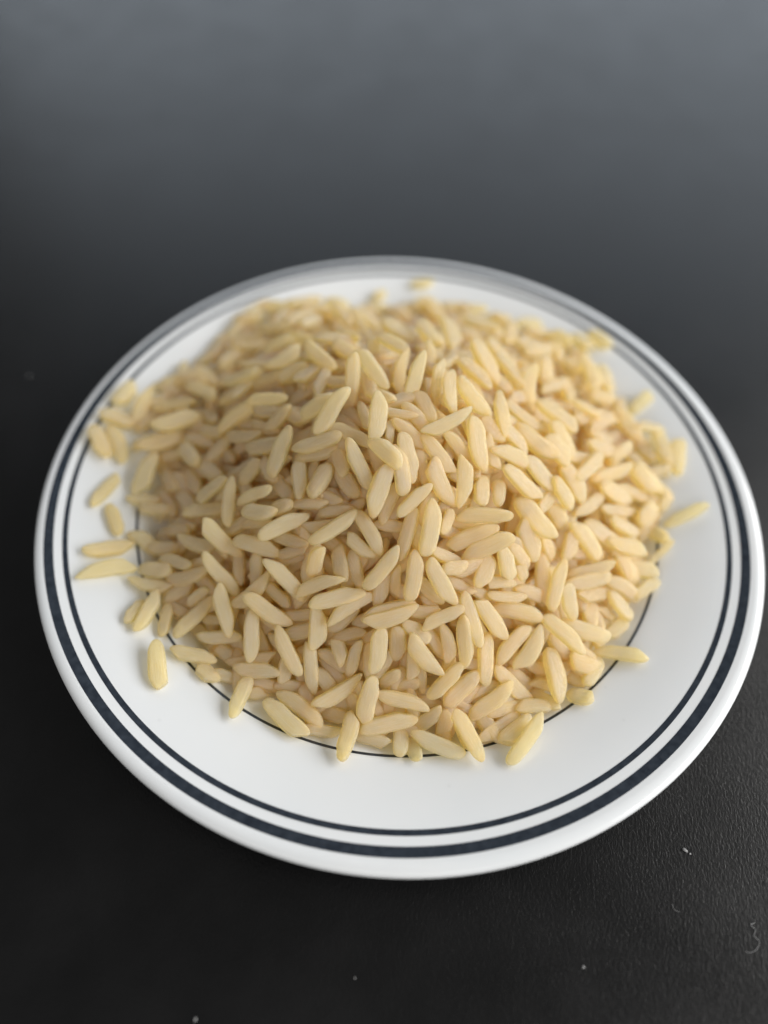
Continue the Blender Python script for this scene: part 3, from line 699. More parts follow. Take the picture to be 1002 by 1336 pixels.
(-184,-2202,1373,-577,-658,-484,-106,-527,843,776,235,'p','left one of two pale right-leaning grains low on the front slope'),
(266,-2260,1346,-70,-832,-551,50,-554,831,733,251,'s','fourth from left of five straw-yellow upright grains low on the front slope'),
(651,-2290,1294,-559,661,502,79,-560,825,749,252,'p','right one of two pale left-leaning grains low on the front slope'),
(739,-1907,1329,-876,91,473,448,-209,869,602,190,'s','rightmost of three straw-yellow left-leaning grains high on the front slope'),
(19,-2257,1154,10,-595,-804,25,-804,595,508,169,'p','left one of two short pale upright grains low on the front slope'),
(-46,-2629,971,947,291,140,121,-723,680,820,211,'s','left one of two long straw-yellow level grains low on the front slope'),
(-7,-2749,994,-933,-325,-157,45,-536,843,820,241,'s','right one of two long straw-yellow level grains low on the front slope'),
(-593,-2613,934,783,574,240,173,-570,803,820,234,'s','long straw-yellow right-leaning rice grain low on the front slope'),
(722,-2699,1001,-888,-426,-174,-35,-315,949,679,210,'p','right one of two pale right-leaning grains low on the front slope'),
(372,-2849,839,807,-463,-367,141,-452,881,439,232,'w','short creamy white left-leaning rice grain low on the front slope'),
(506,-3168,700,-684,570,456,-66,-671,738,764,252,'p','left one of two pale left-leaning grains low on the front slope'),
(133,-3004,682,-82,675,734,-181,-734,655,531,254,'s','third from left of five straw-yellow upright grains low on the front slope'),
(-155,-3162,720,-17,-809,-587,98,-586,805,675,263,'p','second from left of three pale upright grains low on the front slope'),
(356,-3259,534,86,-753,-652,-37,-657,753,439,191,'p','right one of two short pale upright grains low on the front slope'),
(831,-2955,724,247,-779,-576,-114,-614,781,597,212,'s','rightmost of five straw-yellow upright grains low on the front slope'),
(-478,-3215,516,154,735,660,-151,-643,751,556,191,'s','second from left of five straw-yellow upright grains low on the front slope'),
(844,-2058,1353,-907,-360,220,368,-423,828,420,212,'s','short straw-yellow level rice grain low on the front slope'),
(-2075,-3791,131,199,972,-122,-85,141,986,695,237,'p','pale upright rice grain at the front left foot of the heap'),
(-1377,-4044,100,793,-609,-7,-21,-39,999,820,267,'s','leftmost of three long straw-yellow left-leaning grains at the front foot'),
(-1176,-3870,95,849,-524,-69,-181,-412,893,820,246,'s','second from left of three long straw-yellow left-leaning grains at the front foot'),
(-669,-3663,282,-802,-575,-161,243,-561,791,820,223,'s','long straw-yellow right-leaning rice grain at the front foot of the heap'),
(-710,-3888,-27,-914,243,-324,-397,-369,840,480,235,'a','short golden level rice grain at the front foot of the heap'),
(-471,-4230,169,195,981,27,-234,20,972,707,242,'a','golden upright rice grain at the front foot of the heap'),
(-223,-3758,301,-178,-814,-553,67,-570,819,724,274,'p','right one of two pale upright grains at the front foot'),
(84,-3990,140,-953,-285,-99,65,-516,854,820,253,'p','long pale level rice grain at the front foot of the heap'),
(267,-3716,307,991,-96,-88,21,-553,833,769,221,'s','straw-yellow level rice grain at the front foot of the heap'),
(643,-3875,100,-704,-412,-579,-360,-495,791,537,221,'p','pale right-leaning rice grain at the front foot of the heap'),
(56,-3419,343,-661,-317,-680,-177,-815,552,424,201,'p','short pale right-leaning rice grain low on the front slope'),
(295,-3465,282,-761,-275,-587,-146,-809,569,420,233,'s','short straw-yellow right-leaning rice grain at the front foot of the heap'),
(860,-3427,477,-647,-653,-395,-158,-392,906,707,232,'s','left one of two straw-yellow right-leaning grains at the front foot'),
(1094,-3466,306,-664,-671,-330,90,-510,856,722,255,'a','golden right-leaning rice grain at the front foot of the heap'),
(797,-4227,129,956,-292,-9,-56,-213,975,820,240,'w','long creamy white left-leaning rice grain at the front foot of the heap'),
(483,-4325,47,-277,866,-415,-478,250,842,359,229,'w','short creamy white upright rice grain at the front foot of the heap'),
(272,-4228,55,-7,977,-212,35,212,977,430,232,'s','second from left of three short straw-yellow upright grains at the front foot'),
(886,-3923,71,-189,-840,-508,75,-528,846,425,234,'s','rightmost of three short straw-yellow upright grains at the front foot'),
(1545,-3545,205,-757,-574,-313,-61,-414,908,820,245,'p','long pale right-leaning rice grain at the front foot of the heap'),
(1838,-3270,174,-728,407,551,309,-523,794,791,240,'s','straw-yellow left-leaning rice grain at the front right foot of the heap'),
(1795,-3590,17,901,385,-200,301,-221,928,663,195,'s','leftmost of three straw-yellow level grains at the front right foot'),
(2175,-3518,41,986,144,-87,98,-69,993,533,219,'s','second from left of three straw-yellow level grains at the front right foot'),
(1690,-3868,18,770,621,-145,240,-72,968,805,235,'s','right one of two straw-yellow right-leaning grains at the front foot'),
(1919,-3915,78,-730,-669,140,-5,210,978,659,276,'s','straw-yellow right-leaning rice grain at the front right foot of the heap'),
(2322,-3161,9,857,48,-513,456,-534,712,420,176,'s','left one of two short straw-yellow level grains at the front right foot'),
(2872,-3310,62,894,-237,380,-333,216,918,420,240,'p','short pale level rice grain at the front right foot of the heap'),
(1200,-4087,259,-549,816,184,34,-198,980,820,231,'s','rightmost of three long straw-yellow left-leaning grains at the front foot')
]
LOOSE = 19   # the first so many grains lie loose on the saucer's rim
# the grains seen only in the gaps between those: x y z axis normal length width tone
GAPS = [
(-1691,295,1651,929,-319,189,-301,-353,886,788,209,'s'),
(-2064,277,1492,658,348,668,-429,-556,712,639,189,'s'),
(-2422,1302,1269,890,116,441,-394,-290,872,597,202,'s'),
(-1123,683,2016,762,-448,468,-531,-17,847,640,207,'s'),
(-1409,775,1911,-195,-978,76,107,55,993,782,211,'s'),
(-2274,492,1391,-846,351,-402,-455,-81,887,773,240,'s'),
(-2251,155,1392,-819,464,-338,-572,-623,533,622,214,'s'),
(-1769,1741,1464,-797,350,-493,-515,35,857,610,227,'s'),
(764,4720,227,-995,-103,-11,-29,169,985,603,245,'s'),
(41,4633,271,730,683,-27,18,20,1000,612,276,'s'),
(113,-148,2279,733,-614,-294,-79,-506,859,602,238,'s'),
(-162,-130,2326,-973,196,-121,-192,-400,896,608,152,'s'),
(-646,492,2231,298,-940,167,-410,32,912,814,224,'s'),
(-644,-118,2170,371,-925,-86,-315,-212,925,599,175,'s'),
(-21,-278,2208,-801,550,238,-35,-439,898,600,194,'s'),
(-351,4313,301,-791,577,-204,-193,82,978,600,240,'s'),
(-1163,1578,1781,-341,840,-422,-446,250,859,671,220,'s'),
(575,1363,1996,-297,-836,461,-206,527,824,742,214,'s'),
(1002,3095,934,-498,819,-286,-189,220,957,748,275,'s'),
(1275,139,1878,793,-380,-476,306,-426,851,598,248,'s'),
(1483,3618,552,732,558,-390,395,119,911,820,290,'s'),
(1141,4669,280,1000,-8,-29,29,119,992,599,214,'s'),
(3068,1406,647,852,-440,-282,226,-176,958,572,230,'s'),
(3048,1458,748,-683,695,226,240,-79,967,586,234,'s'),
(3906,1602,199,681,729,78,256,-336,906,420,246,'s'),
(-3920,-565,114,596,-791,138,-493,-225,840,738,251,'s'),
(-3615,-350,324,-658,749,72,-211,-276,938,765,274,'s'),
(-4314,-575,130,964,210,-161,152,58,987,599,202,'s'),
(-4083,-762,143,-994,43,-103,-110,-269,957,625,227,'s'),
(-3305,489,776,794,-428,432,-526,-127,841,695,227,'s'),
(-3506,388,618,961,-192,198,-266,-456,849,656,228,'s'),
(-2068,-646,1364,-478,861,-176,-447,-65,892,613,229,'s'),
(-1810,-937,1364,-585,791,-180,-376,-68,924,668,246,'s'),
(-3094,100,811,-627,-600,-498,-251,-449,858,581,222,'s'),
(-3205,-180,647,-617,722,-313,-451,1,893,786,295,'s'),
(-3591,536,536,837,-222,499,-506,-661,554,721,229,'s'),
(-2019,154,1636,-630,-476,-613,-357,-524,773,605,212,'s'),
(-1769,188,1687,793,-574,204,-372,-191,908,547,233,'s'),
(-2562,351,1172,797,-502,337,-499,-232,835,678,218,'s'),
(-2493,-1388,851,-799,-313,-513,-415,-330,848,586,205,'s'),
(-2144,-1416,1060,918,-33,395,-297,-719,629,582,202,'s'),
(-1399,-1664,1187,436,-777,-454,73,-472,879,592,197,'s'),
(-1520,-1902,1098,879,107,465,-354,-507,786,625,197,'s'),
(-1396,-1202,1417,918,-362,162,-303,-375,876,606,198,'s'),
(-1282,-936,1635,-268,947,178,-309,-260,915,633,198,'s'),
(-3528,-696,340,576,-778,250,-400,-1,917,773,270,'s'),
(-3520,-278,412,567,-780,265,-589,-159,793,722,249,'s'),
(-3489,-1096,259,-786,424,-451,-616,-473,629,579,242,'s'),
(-2544,-1721,524,652,-675,346,-637,-239,733,420,184,'s'),
(-389,-781,1981,430,-839,-333,-218,-455,863,602,215,'s'),
(-180,-1330,1738,314,832,457,19,-486,874,642,214,'s'),
(-1210,-1015,1749,420,818,393,-263,-305,916,597,263,'s'),
(-830,-1011,1751,610,-756,-235,-44,-328,943,601,260,'s'),
(-1138,-1186,1542,905,-371,209,-373,-454,809,633,218,'s'),
(-1341,-1293,1498,947,-107,302,-318,-218,922,605,175,'s'),
(-907,-1213,1559,-727,678,109,-278,-436,856,617,195,'s'),
(257,-806,2010,-300,831,468,-34,-500,865,600,193,'s'),
(65,-426,2234,793,-503,-345,24,-540,842,724,215,'s'),
(377,-1312,1727,334,845,417,249,-506,826,602,235,'s'),
(-110,-1573,1544,-993,115,-6,-74,-591,804,570,192,'s'),
(286,-1673,1498,-310,818,484,-58,-524,850,600,213,'s'),
(-1137,-1579,1389,-965,-129,-229,-85,-672,736,580,196,'s'),
(-1319,-1789,1209,443,-772,-456,18,-501,865,591,196,'s'),
(-909,-1393,1531,963,-5,270,-242,-462,853,602,195,'s'),
(2226,-1759,737,57,-901,-430,-95,-433,896,820,247,'s'),
(2058,-2012,687,869,-7,-495,417,-529,739,612,222,'s'),
(2609,-2594,95,667,-444,-599,324,-551,769,618,248,'s'),
(1184,-2180,966,805,-301,-512,319,-507,800,594,194,'s'),
(2237,-2938,102,-868,197,455,245,-628,739,591,200,'s'),
(3080,-1088,395,-887,-126,444,428,-585,689,560,236,'s'),
(2712,-2868,16,-746,-597,296,435,-99,895,683,204,'s'),
(2894,-1190,586,-863,-270,427,505,-454,734,572,211,'s'),
(-4128,-1351,57,845,-450,-289,196,-243,950,605,268,'s'),
(-3770,-1497,142,973,-38,228,-231,-159,960,584,243,'s'),
(-3341,-2253,128,865,386,320,-177,-364,915,580,233,'s'),
(-3235,-2512,61,-916,393,-83,-198,-262,944,597,208,'s'),
(-2715,-2653,133,-949,156,-275,-315,-430,846,500,159,'p'),
(-3569,-1200,261,777,-276,565,-629,-379,679,663,218,'s'),
(-3093,-1846,349,828,161,537,-325,-642,694,602,209,'s'),
(-1521,-1931,996,888,197,416,-148,-734,663,604,197,'s'),
(-2385,-1928,601,-140,941,308,-10,-312,950,614,203,'s'),
(-2087,-2048,745,-103,876,470,-189,-482,856,581,201,'s'),
(-1350,-2657,604,950,36,311,-239,-559,794,596,175,'s'),
(-1327,-2874,466,901,171,399,-259,-526,810,601,240,'s'),
(-1709,-2393,664,795,-592,-132,-248,-515,820,557,198,'s'),
(-1850,-2685,434,867,-497,-41,-184,-394,900,601,199,'s'),
(-1398,-1664,1095,-600,743,295,-43,-398,916,601,197,'s'),
(-1570,-1750,1184,-892,361,-272,-398,-341,852,641,198,'s'),
(-745,-3218,364,884,-444,-148,-115,-513,851,600,237,'s'),
(-2867,-2427,199,901,-369,227,-388,-452,803,600,228,'s'),
(-2911,-2140,305,-757,647,-91,-410,-363,837,551,229,'s'),
(-1903,-2974,211,484,-783,-392,-93,-491,866,600,199,'s'),
(-2473,-3102,8,904,-427,25,-161,-286,945,598,225,'s'),
(-563,-2120,1170,-303,825,476,-288,-556,780,599,214,'s'),
(495,-3303,387,-203,785,585,-59,-607,793,600,171,'s'),
(-618,-2905,553,909,214,357,-305,-241,921,607,193,'s'),
(553,-2474,938,-609,633,478,-14,-611,791,425,192,'s'),
(495,-2322,1086,-792,476,383,14,-613,790,599,213,'s'),
(476,-2597,949,-995,-59,-78,-33,-546,837,453,192,'s'),
(649,-2930,641,-633,604,485,199,-479,855,600,214,'s'),
(-284,-3216,450,-84,812,578,-127,-584,802,600,150,'s'),
(-48,-3245,432,-432,-738,-518,298,-659,690,597,171,'p'),
(936,-2205,1064,886,-219,-409,226,-566,793,551,193,'s'),
(-1746,-3549,-6,975,-207,-76,-10,-385,923,563,199,'s'),
(-1747,-3630,-74,918,328,-221,297,-200,934,610,242,'s'),
(-1016,-3663,15,-938,-218,-271,-102,-572,813,589,174,'s'),
(-879,-3493,190,666,-701,-254,12,-331,944,598,238,'s'),
(-1377,-3560,53,995,-49,81,-94,-444,891,576,219,'s'),
(-2296,-3469,-11,979,-123,-162,104,-379,920,593,199,'s'),
(-851,-4141,8,994,-26,-103,93,-250,964,598,191,'s'),
(-56,-3822,75,-609,663,436,216,-390,895,598,193,'s'),
(-132,-4199,-12,975,-212,73,-142,-334,932,597,211,'s'),
(116,-3767,60,-992,121,28,-7,-276,961,469,193,'s'),
(-426,-3723,82,-417,760,498,-164,-602,782,420,194,'s'),
(1138,-3642,105,886,-318,-337,63,-637,769,600,193,'s'),
(2003,-3134,46,754,-375,-539,341,-477,810,608,199,'s'),
(2355,-3372,-11,849,-496,185,-204,17,979,570,198,'s'),
(2740,-2898,-58,-548,804,-230,-174,159,972,648,226,'s'),
(1409,-3385,166,860,510,-24,265,-407,874,599,195,'s'),
(1438,-3766,-13,861,501,-88,285,-332,899,608,194,'s'),
(-361,-1897,1148,628,643,438,-157,-447,881,735,224,'s'),
(1440,314,1775,689,663,-293,478,-111,871,658,235,'a'),
(-3398,-1129,90,750,-440,493,-659,-441,610,691,210,'a'),
(110,3954,303,623,-621,475,-109,533,839,712,242,'s'),
(-1278,-1625,971,-837,542,76,-246,-496,833,820,218,'s'),
(1223,2043,1219,-770,-377,514,567,-35,823,696,244,'s'),
(-3236,2184,355,-791,321,-522,-592,-180,786,664,225,'a'),
(777,-3646,55,952,-216,-216,57,-568,821,671,220,'a'),
(1650,1289,1226,-268,-924,271,62,265,962,654,229,'a'),
(-374,993,1915,679,-680,277,-350,31,936,737,226,'s'),
(1771,-561,1310,795,-323,-513,344,-457,820,753,236,'a'),
(-1648,542,1511,885,-252,391,-463,-383,799,816,248,'s'),
(2818,3495,296,-244,-939,243,572,63,818,651,217,'a'),
(3322,433,434,704,605,-372,613,-252,749,711,246,'s'),
(825,-1505,1329,-839,129,528,428,-443,788,819,224,'s'),
(234,4316,275,321,-917,238,-170,192,967,582,247,'s'),
(-787,441,2068,-677,-684,-272,-100,-282,954,765,258,'a'),
(-1880,-879,1236,-783,-129,-609,-485,-487,727,805,220,'a'),
(-4346,1329,219,-269,960,-75,37,88,995,598,234,'a'),
(-380,1524,1849,821,527,-220,110,232,967,705,242,'a'),
(3500,2599,246,919,-305,-252,108,-418,902,780,216,'s'),
(-2785,-2487,9,196,-914,-354,2,-361,933,751,219,'s'),
(427,3492,626,269,-746,610,-415,482,772,743,243,'s'),
(-1829,-1698,785,-351,835,424,-54,-470,881,705,216,'a'),
(-3509,1285,298,307,-863,402,-725,62,686,745,242,'a'),
(-2005,2954,621,825,-273,494,-431,260,864,658,253,'a'),
(-1357,-2452,568,424,-787,-449,131,-437,890,711,233,'s'),
(1807,3697,359,-367,-864,345,192,292,937,678,229,'s'),
(-1960,-59,1104,-668,646,-369,-615,-199,763,701,214,'s'),
(-2633,-1790,297,346,-875,-337,111,-318,941,732,252,'a'),
(-1399,2498,1143,-562,645,-518,-570,152,807,787,215,'a'),
(212,3135,816,715,597,-364,297,212,931,652,220,'a'),
(3412,1918,160,877,-110,-468,479,117,870,744,246,'a'),
(-1199,1904,1434,661,-604,445,-398,221,890,767,219,'s'),
(-1398,-502,1381,-870,456,-188,-365,-338,867,722,212,'s'),
(2498,-1040,659,797,-208,-568,365,-583,726,668,252,'a'),
(2366,3641,330,880,362,-308,307,64,950,814,256,'s'),
(-2128,-1716,558,-106,-840,-532,-254,-494,832,820,246,'a'),
(-1186,-2747,476,935,97,341,-238,-542,806,662,216,'s'),
(4005,-28,79,-474,819,323,315,-185,931,730,219,'s'),
(183,1691,1713,291,853,-433,438,284,853,805,237,'s'),
(-3309,355,474,-827,203,-524,-544,-529,652,682,235,'s'),
(-389,4239,235,848,-508,151,64,380,923,764,248,'a'),
(2091,3034,469,782,397,-481,487,92,868,645,225,'a'),
(1100,-1548,1041,885,466,-15,334,-611,717,666,257,'a'),
(838,3406,653,-796,574,-191,-72,224,972,752,224,'a'),
(-746,-712,1808,857,-501,-121,-110,-408,906,766,245,'s'),
(595,3398,591,613,-677,407,-81,459,885,813,213,'s'),
(-1027,2669,1068,574,-616,539,-155,565,810,718,236,'s'),
(-530,3268,633,148,-857,493,247,515,821,725,245,'a'),
(3547,2058,230,290,954,-71,107,42,993,709,242,'a'),
(-1340,-155,1713,-14,978,209,-366,-199,909,799,248,'s'),
(-593,2554,1167,272,845,-460,-373,534,759,820,212,'s'),
(1890,2347,888,-219,-854,472,695,202,690,678,239,'s'),
(-1671,-285,1398,253,-967,38,-379,-63,923,805,229,'s'),
(-69,2240,1420,882,-334,331,-348,10,937,703,214,'s'),
(-897,3792,313,-77,-841,536,-160,541,826,684,251,'s'),
(521,-2965,326,-523,692,497,-58,-611,789,659,226,'a'),
(3555,-393,221,498,-782,-374,172,-334,927,755,213,'s'),
(1537,-2409,566,-64,834,547,157,-533,831,677,234,'a'),
(3023,2396,410,779,360,-514,534,49,844,776,220,'s'),
(1361,3141,697,-412,-738,535,38,573,819,684,248,'s'),
(-3971,-499,48,-756,-653,-45,184,-277,943,619,242,'s'),
(-470,-3427,107,744,-569,-351,-79,-596,799,754,223,'s'),
(1815,1217,1444,-702,-562,438,632,-207,747,798,249,'s'),
(-1843,352,1508,628,-738,247,-498,-136,857,716,211,'a'),
(2930,-1428,53,865,374,-336,427,-193,884,701,214,'s'),
(3924,-901,-18,-738,-675,-22,76,-116,990,688,210,'a'),
(-3197,-2340,31,-492,-866,-85,180,-197,964,640,257,'a'),
(-4275,360,74,-189,943,275,-212,-313,926,690,212,'s'),
(3023,1539,504,-385,923,30,361,121,925,819,226,'s'),
(2903,1715,588,-352,-873,338,261,255,931,760,247,'s'),
(-343,4065,257,582,785,-212,18,248,969,680,232,'s'),
(-3210,2815,328,669,741,50,116,-171,978,725,256,'s'),
(-288,3416,671,-265,868,-419,-251,358,899,795,213,'s'),
(247,-1117,1524,-970,-224,-92,38,-516,856,799,248,'s'),
(-1195,-3581,25,-200,895,398,-11,-408,913,719,214,'a'),
(-2013,1127,1277,-260,900,-350,-409,226,884,743,248,'s'),
(919,42,2048,-332,847,416,329,-309,892,659,218,'s'),
(2596,-900,798,-388,-914,-123,174,-203,964,759,224,'s'),
(-3433,-152,404,803,191,564,-484,-342,805,718,256,'s'),
(2815,-312,521,437,882,174,6,-196,981,793,217,'s'),
(-505,2117,1409,-834,-479,273,280,57,958,705,235,'s'),
(-394,-1350,1549,568,690,449,-79,-498,864,700,239,'a'),
(-2773,-741,596,273,902,334,-300,-250,920,816,248,'s'),
(2637,-2478,39,174,884,435,359,-468,807,806,217,'s'),
(2378,-65,1097,857,-74,-509,424,-461,780,663,217,'a'),
(773,-199,1913,-621,672,403,109,-434,894,820,238,'s'),
(3504,-760,146,-689,244,683,499,-524,690,688,249,'s'),
(-1064,-1095,1414,76,837,541,-321,-493,808,716,248,'s'),
(2954,1212,518,723,-522,-453,367,-265,892,708,244,'s'),
(-2198,3027,657,-501,-819,280,209,199,957,680,229,'s'),
(2193,2899,634,-382,845,-375,-2,405,914,711,225,'s'),
(-2738,-1489,658,279,-959,-48,-615,-216,759,762,240,'s'),
(246,1594,1668,-444,-802,399,-4,447,894,680,245,'s'),
(-3361,-1550,56,-808,-133,-574,-475,-431,767,675,214,'s'),
(3297,2055,324,369,-927,62,-62,42,997,676,237,'s'),
(-4127,2222,274,186,965,-185,-373,244,895,595,251,'a'),
(-2170,461,1086,-176,-946,-271,-363,-194,911,785,210,'s'),
(-2071,-2126,482,10,-837,-546,-176,-539,823,654,257,'a'),
(132,582,1936,-983,151,101,81,-135,988,692,232,'s'),
(2645,1252,763,791,-519,-323,373,-9,928,786,221,'s'),
(-829,2289,1220,-665,-656,356,288,215,933,752,213,'s'),
(41,-2034,1235,-806,-486,-338,-169,-359,918,808,243,'s'),
(2485,-1543,451,783,-203,-588,422,-522,742,778,240,'s'),
(-1385,-1286,1051,-555,-583,-594,-66,-680,730,673,213,'a'),
(941,-584,1682,-796,-599,86,441,-478,760,697,231,'s'),
(-408,4473,226,750,659,-59,18,69,997,514,222,'s'),
(-322,1395,1806,923,314,-221,182,148,972,798,226,'s'),
(-4080,697,153,-189,-868,-459,184,-490,852,716,241,'s'),
(-4292,831,276,663,-748,10,-360,-307,881,818,248,'a'),
(-3606,1644,440,-52,997,64,-431,-81,899,721,246,'s'),
(-2133,2660,672,899,-172,404,-438,-404,803,662,230,'a'),
(-2186,1298,1266,825,-171,538,-465,333,820,745,251,'s'),
(1708,-2027,744,608,780,150,222,-348,911,655,249,'s'),
(4153,1026,196,-765,605,220,110,-215,970,646,254,'a'),
(-1572,3817,245,-15,890,-456,135,454,881,624,237,'s'),
(-677,-994,1584,252,-898,-362,-105,-397,912,706,239,'s'),
(1254,4215,295,-80,-940,333,-164,342,925,481,245,'a'),
(3903,1410,150,971,194,-141,186,-235,954,606,235,'a'),
(-221,-3894,18,653,725,221,14,-303,953,721,235,'a'),
(-255,165,2207,928,283,241,-250,-6,968,809,259,'s'),
(-2669,804,1100,772,-180,610,-630,-351,693,677,226,'s'),
(2422,-1927,183,-804,284,523,370,-449,813,697,255,'s'),
(664,368,2208,-561,-700,441,686,-96,721,697,257,'s'),
(1116,2204,1265,-960,-125,250,269,-171,948,740,247,'s'),
(48,2680,1178,288,-756,588,-335,496,801,682,243,'a'),
(-1012,742,1931,-929,184,-321,-364,-297,883,706,246,'s'),
(2081,-1017,1087,-100,-951,-291,304,-308,902,700,246,'s'),
(-2430,-2626,249,-157,-824,-544,-344,-471,812,784,217,'a'),
(-1762,1556,1357,-430,-900,78,3,85,996,722,255,'a'),
(1885,1319,1125,-147,-880,452,427,356,831,771,241,'s'),
(2743,-1278,501,-114,848,518,260,-478,839,804,214,'a'),
(-2656,2271,755,529,837,-139,66,123,990,728,229,'a'),
(1569,2275,1094,-509,782,-360,401,586,705,739,229,'s'),
(-14,-2852,690,954,225,200,-70,-480,875,796,229,'s'),
(-1574,272,1493,484,744,460,-328,-333,884,781,216,'a'),
(-1541,3373,569,-211,824,-525,110,554,825,697,217,'a'),
(-2316,3606,440,320,-867,382,-341,271,900,795,260,'a'),
(1626,-2796,252,-316,775,548,38,-567,823,696,229,'s'),
(-642,3591,454,409,-739,535,-416,371,830,729,222,'s'),
(-1127,3209,632,-960,-275,48,97,-165,981,706,219,'a'),
(3801,1782,156,855,-512,83,-153,-95,984,770,219,'a'),
(1944,437,1388,505,820,-270,180,206,962,710,227,'s'),
(-873,3924,299,528,-833,164,82,242,967,677,244,'s'),
(104,3782,328,388,759,-523,145,510,848,679,232,'s'),
(-1847,-2725,278,732,348,587,-317,-588,744,788,257,'a'),
(-825,-2985,138,-790,-271,-550,-236,-694,680,725,215,'a'),
(600,-3479,133,-975,174,142,18,-569,822,674,212,'s'),
(1704,-219,1474,-540,672,506,156,-511,845,781,211,'s'),
(409,-78,1887,-937,40,346,293,-445,846,666,244,'s'),
(3916,2257,246,168,976,-140,269,91,959,652,226,'a'),
(-3543,-1912,40,-697,665,-269,-259,116,959,728,224,'s'),
(1490,4102,248,-821,-544,174,312,-172,934,653,227,'a'),
(-549,-3106,176,-79,-752,-654,14,-657,754,745,258,'s'),
(-954,-1724,1188,-835,533,139,-164,-480,862,656,228,'a'),
(-2304,2095,846,-752,580,-313,-428,-68,901,772,253,'a'),
(-437,-2328,869,-409,-719,-562,-109,-574,812,793,234,'s'),
(-3716,-1120,81,920,106,376,-348,-214,913,596,233,'a'),
(1981,-2289,489,863,4,-506,445,-483,755,685,229,'s'),
(144,-3482,224,283,721,633,198,-689,697,640,221,'s'),
(-573,-2116,1080,419,720,553,71,-633,771,749,229,'s'),
(-3365,3319,307,-128,-988,85,-410,131,903,773,236,'a'),
(-3826,2315,282,-701,-703,118,333,-177,926,699,223,'s'),
(1765,2919,728,-832,-343,436,388,202,899,783,249,'s'),
(-3670,616,414,-467,879,-95,-546,-201,814,751,227,'s'),
(2350,2869,504,-816,-166,554,538,137,832,745,246,'s'),
(3170,-425,410,148,985,93,164,-117,979,645,212,'a'),
(-2324,651,1243,-828,-142,-542,-475,-338,813,812,228,'s'),
(1847,3460,330,-480,812,-332,-571,-3,821,712,248,'s'),
(-2597,-2057,370,-878,-138,-459,-443,-133,887,752,221,'s'),
(2571,3781,259,995,7,-96,94,-282,955,614,223,'s'),
(3211,-63,361,38,997,70,-91,-66,994,724,235,'s'),
(-2319,-2281,256,778,-627,49,-309,-312,898,679,222,'s'),
(-2105,-2594,252,-4,808,589,-97,-587,804,818,229,'a'),
(-798,-196,1817,617,579,533,-100,-614,783,664,231,'s'),
(-1174,4252,236,-891,420,-173,-236,-102,966,586,257,'s'),
(-1446,3815,372,-475,-787,394,633,6,774,805,250,'a'),
(1829,-2735,366,527,767,366,165,-515,841,695,238,'s'),
(-3975,1149,379,571,-816,88,-291,-101,951,698,238,'s'),
(-1616,2577,949,640,756,-140,123,79,989,820,235,'s'),
(244,-2850,493,-165,-854,-494,-104,-483,869,786,214,'s'),
(3716,-1390,-27,-134,-977,-163,-130,-146,981,736,250,'a'),
(1578,-1575,940,267,-775,-572,278,-507,816,665,237,'a'),
(-2640,3548,216,445,895,30,506,-279,816,713,254,'s'),
(-3023,-1589,308,702,-627,338,-629,-325,706,724,215,'s'),
(-1619,3298,516,264,-830,491,222,547,807,742,233,'a'),
(-2659,565,873,733,217,645,-533,-406,742,738,244,'s'),
(1594,1359,1448,-226,954,-198,142,233,962,791,229,'a'),
(-2358,135,1075,-557,-630,-541,-278,-472,837,690,253,'s'),
(626,2220,1271,-931,363,-46,103,380,919,803,254,'a'),
(-1300,3385,545,-57,-812,581,189,562,805,657,255,'s'),
(2968,-1883,60,-14,-909,-416,277,-403,872,779,239,'a'),
(-344,2680,1021,-988,72,-136,-124,147,981,782,243,'a'),
(1112,312,1867,-535,-797,279,539,-67,840,644,249,'s'),
(-2273,1072,1221,665,-569,484,-540,80,838,681,245,'a'),
(-3013,137,691,-632,717,-294,-766,-520,378,727,257,'a'),
(1197,-1211,1115,-885,-392,252,357,-223,907,702,214,'a'),
(-1129,3669,328,-855,447,-263,-108,344,933,744,212,'s'),
(-1990,4070,234,-861,501,-90,-223,-212,951,547,210,'s'),
(2625,2042,727,866,-386,-319,308,-92,947,717,226,'s'),
(-3544,2946,353,-491,806,-331,-357,161,920,584,235,'s'),
(-2561,-405,985,771,260,581,-484,-353,801,772,216,'s'),
(-2421,1737,879,-907,-320,-275,-334,145,931,659,254,'a'),
(2805,2450,375,79,-946,316,181,325,928,704,216,'s'),
(1507,-1034,1092,-323,781,535,339,-433,835,716,218,'s'),
(2192,-1775,635,686,727,-44,473,-399,786,703,239,'s'),
(3703,656,316,-787,-309,534,616,-445,650,762,247,'s'),
(-2946,1192,734,781,412,469,-459,-132,879,713,248,'a'),
(2887,194,620,-807,-245,537,589,-402,702,760,228,'a'),
(2298,2458,720,-110,949,-297,185,313,932,711,252,'a'),
(3028,-2258,-40,807,575,-137,320,-231,919,685,219,'s'),
(-3680,-23,234,800,-318,509,-580,-193,791,642,256,'a'),
(-3179,937,502,59,994,90,-191,-77,979,703,245,'s'),
(2545,3311,344,284,-951,125,-164,80,983,773,230,'a'),
(2653,184,870,208,-903,-375,310,-303,901,697,253,'a'),
(1616,4403,252,-986,-158,49,72,-141,987,601,224,'s'),
(-1310,-3140,200,829,226,512,-240,-683,690,786,253,'a'),
(2779,3014,238,-885,-134,446,454,-28,891,741,246,'a'),
(673,-2657,688,-427,669,608,-245,-733,635,793,258,'s'),
(2634,-2039,203,348,-753,-558,327,-461,825,684,231,'s'),
(2684,-2810,-136,746,666,3,312,-354,881,699,235,'a'),
(-943,-3770,7,-769,-609,-196,13,-322,947,734,248,'a'),
(-1617,4423,300,940,-340,-18,-86,-290,953,582,259,'s'),
(1726,-988,1215,-112,-935,-335,122,-348,930,643,233,'a'),
(2181,3807,304,720,667,-190,405,-182,896,807,218,'s'),
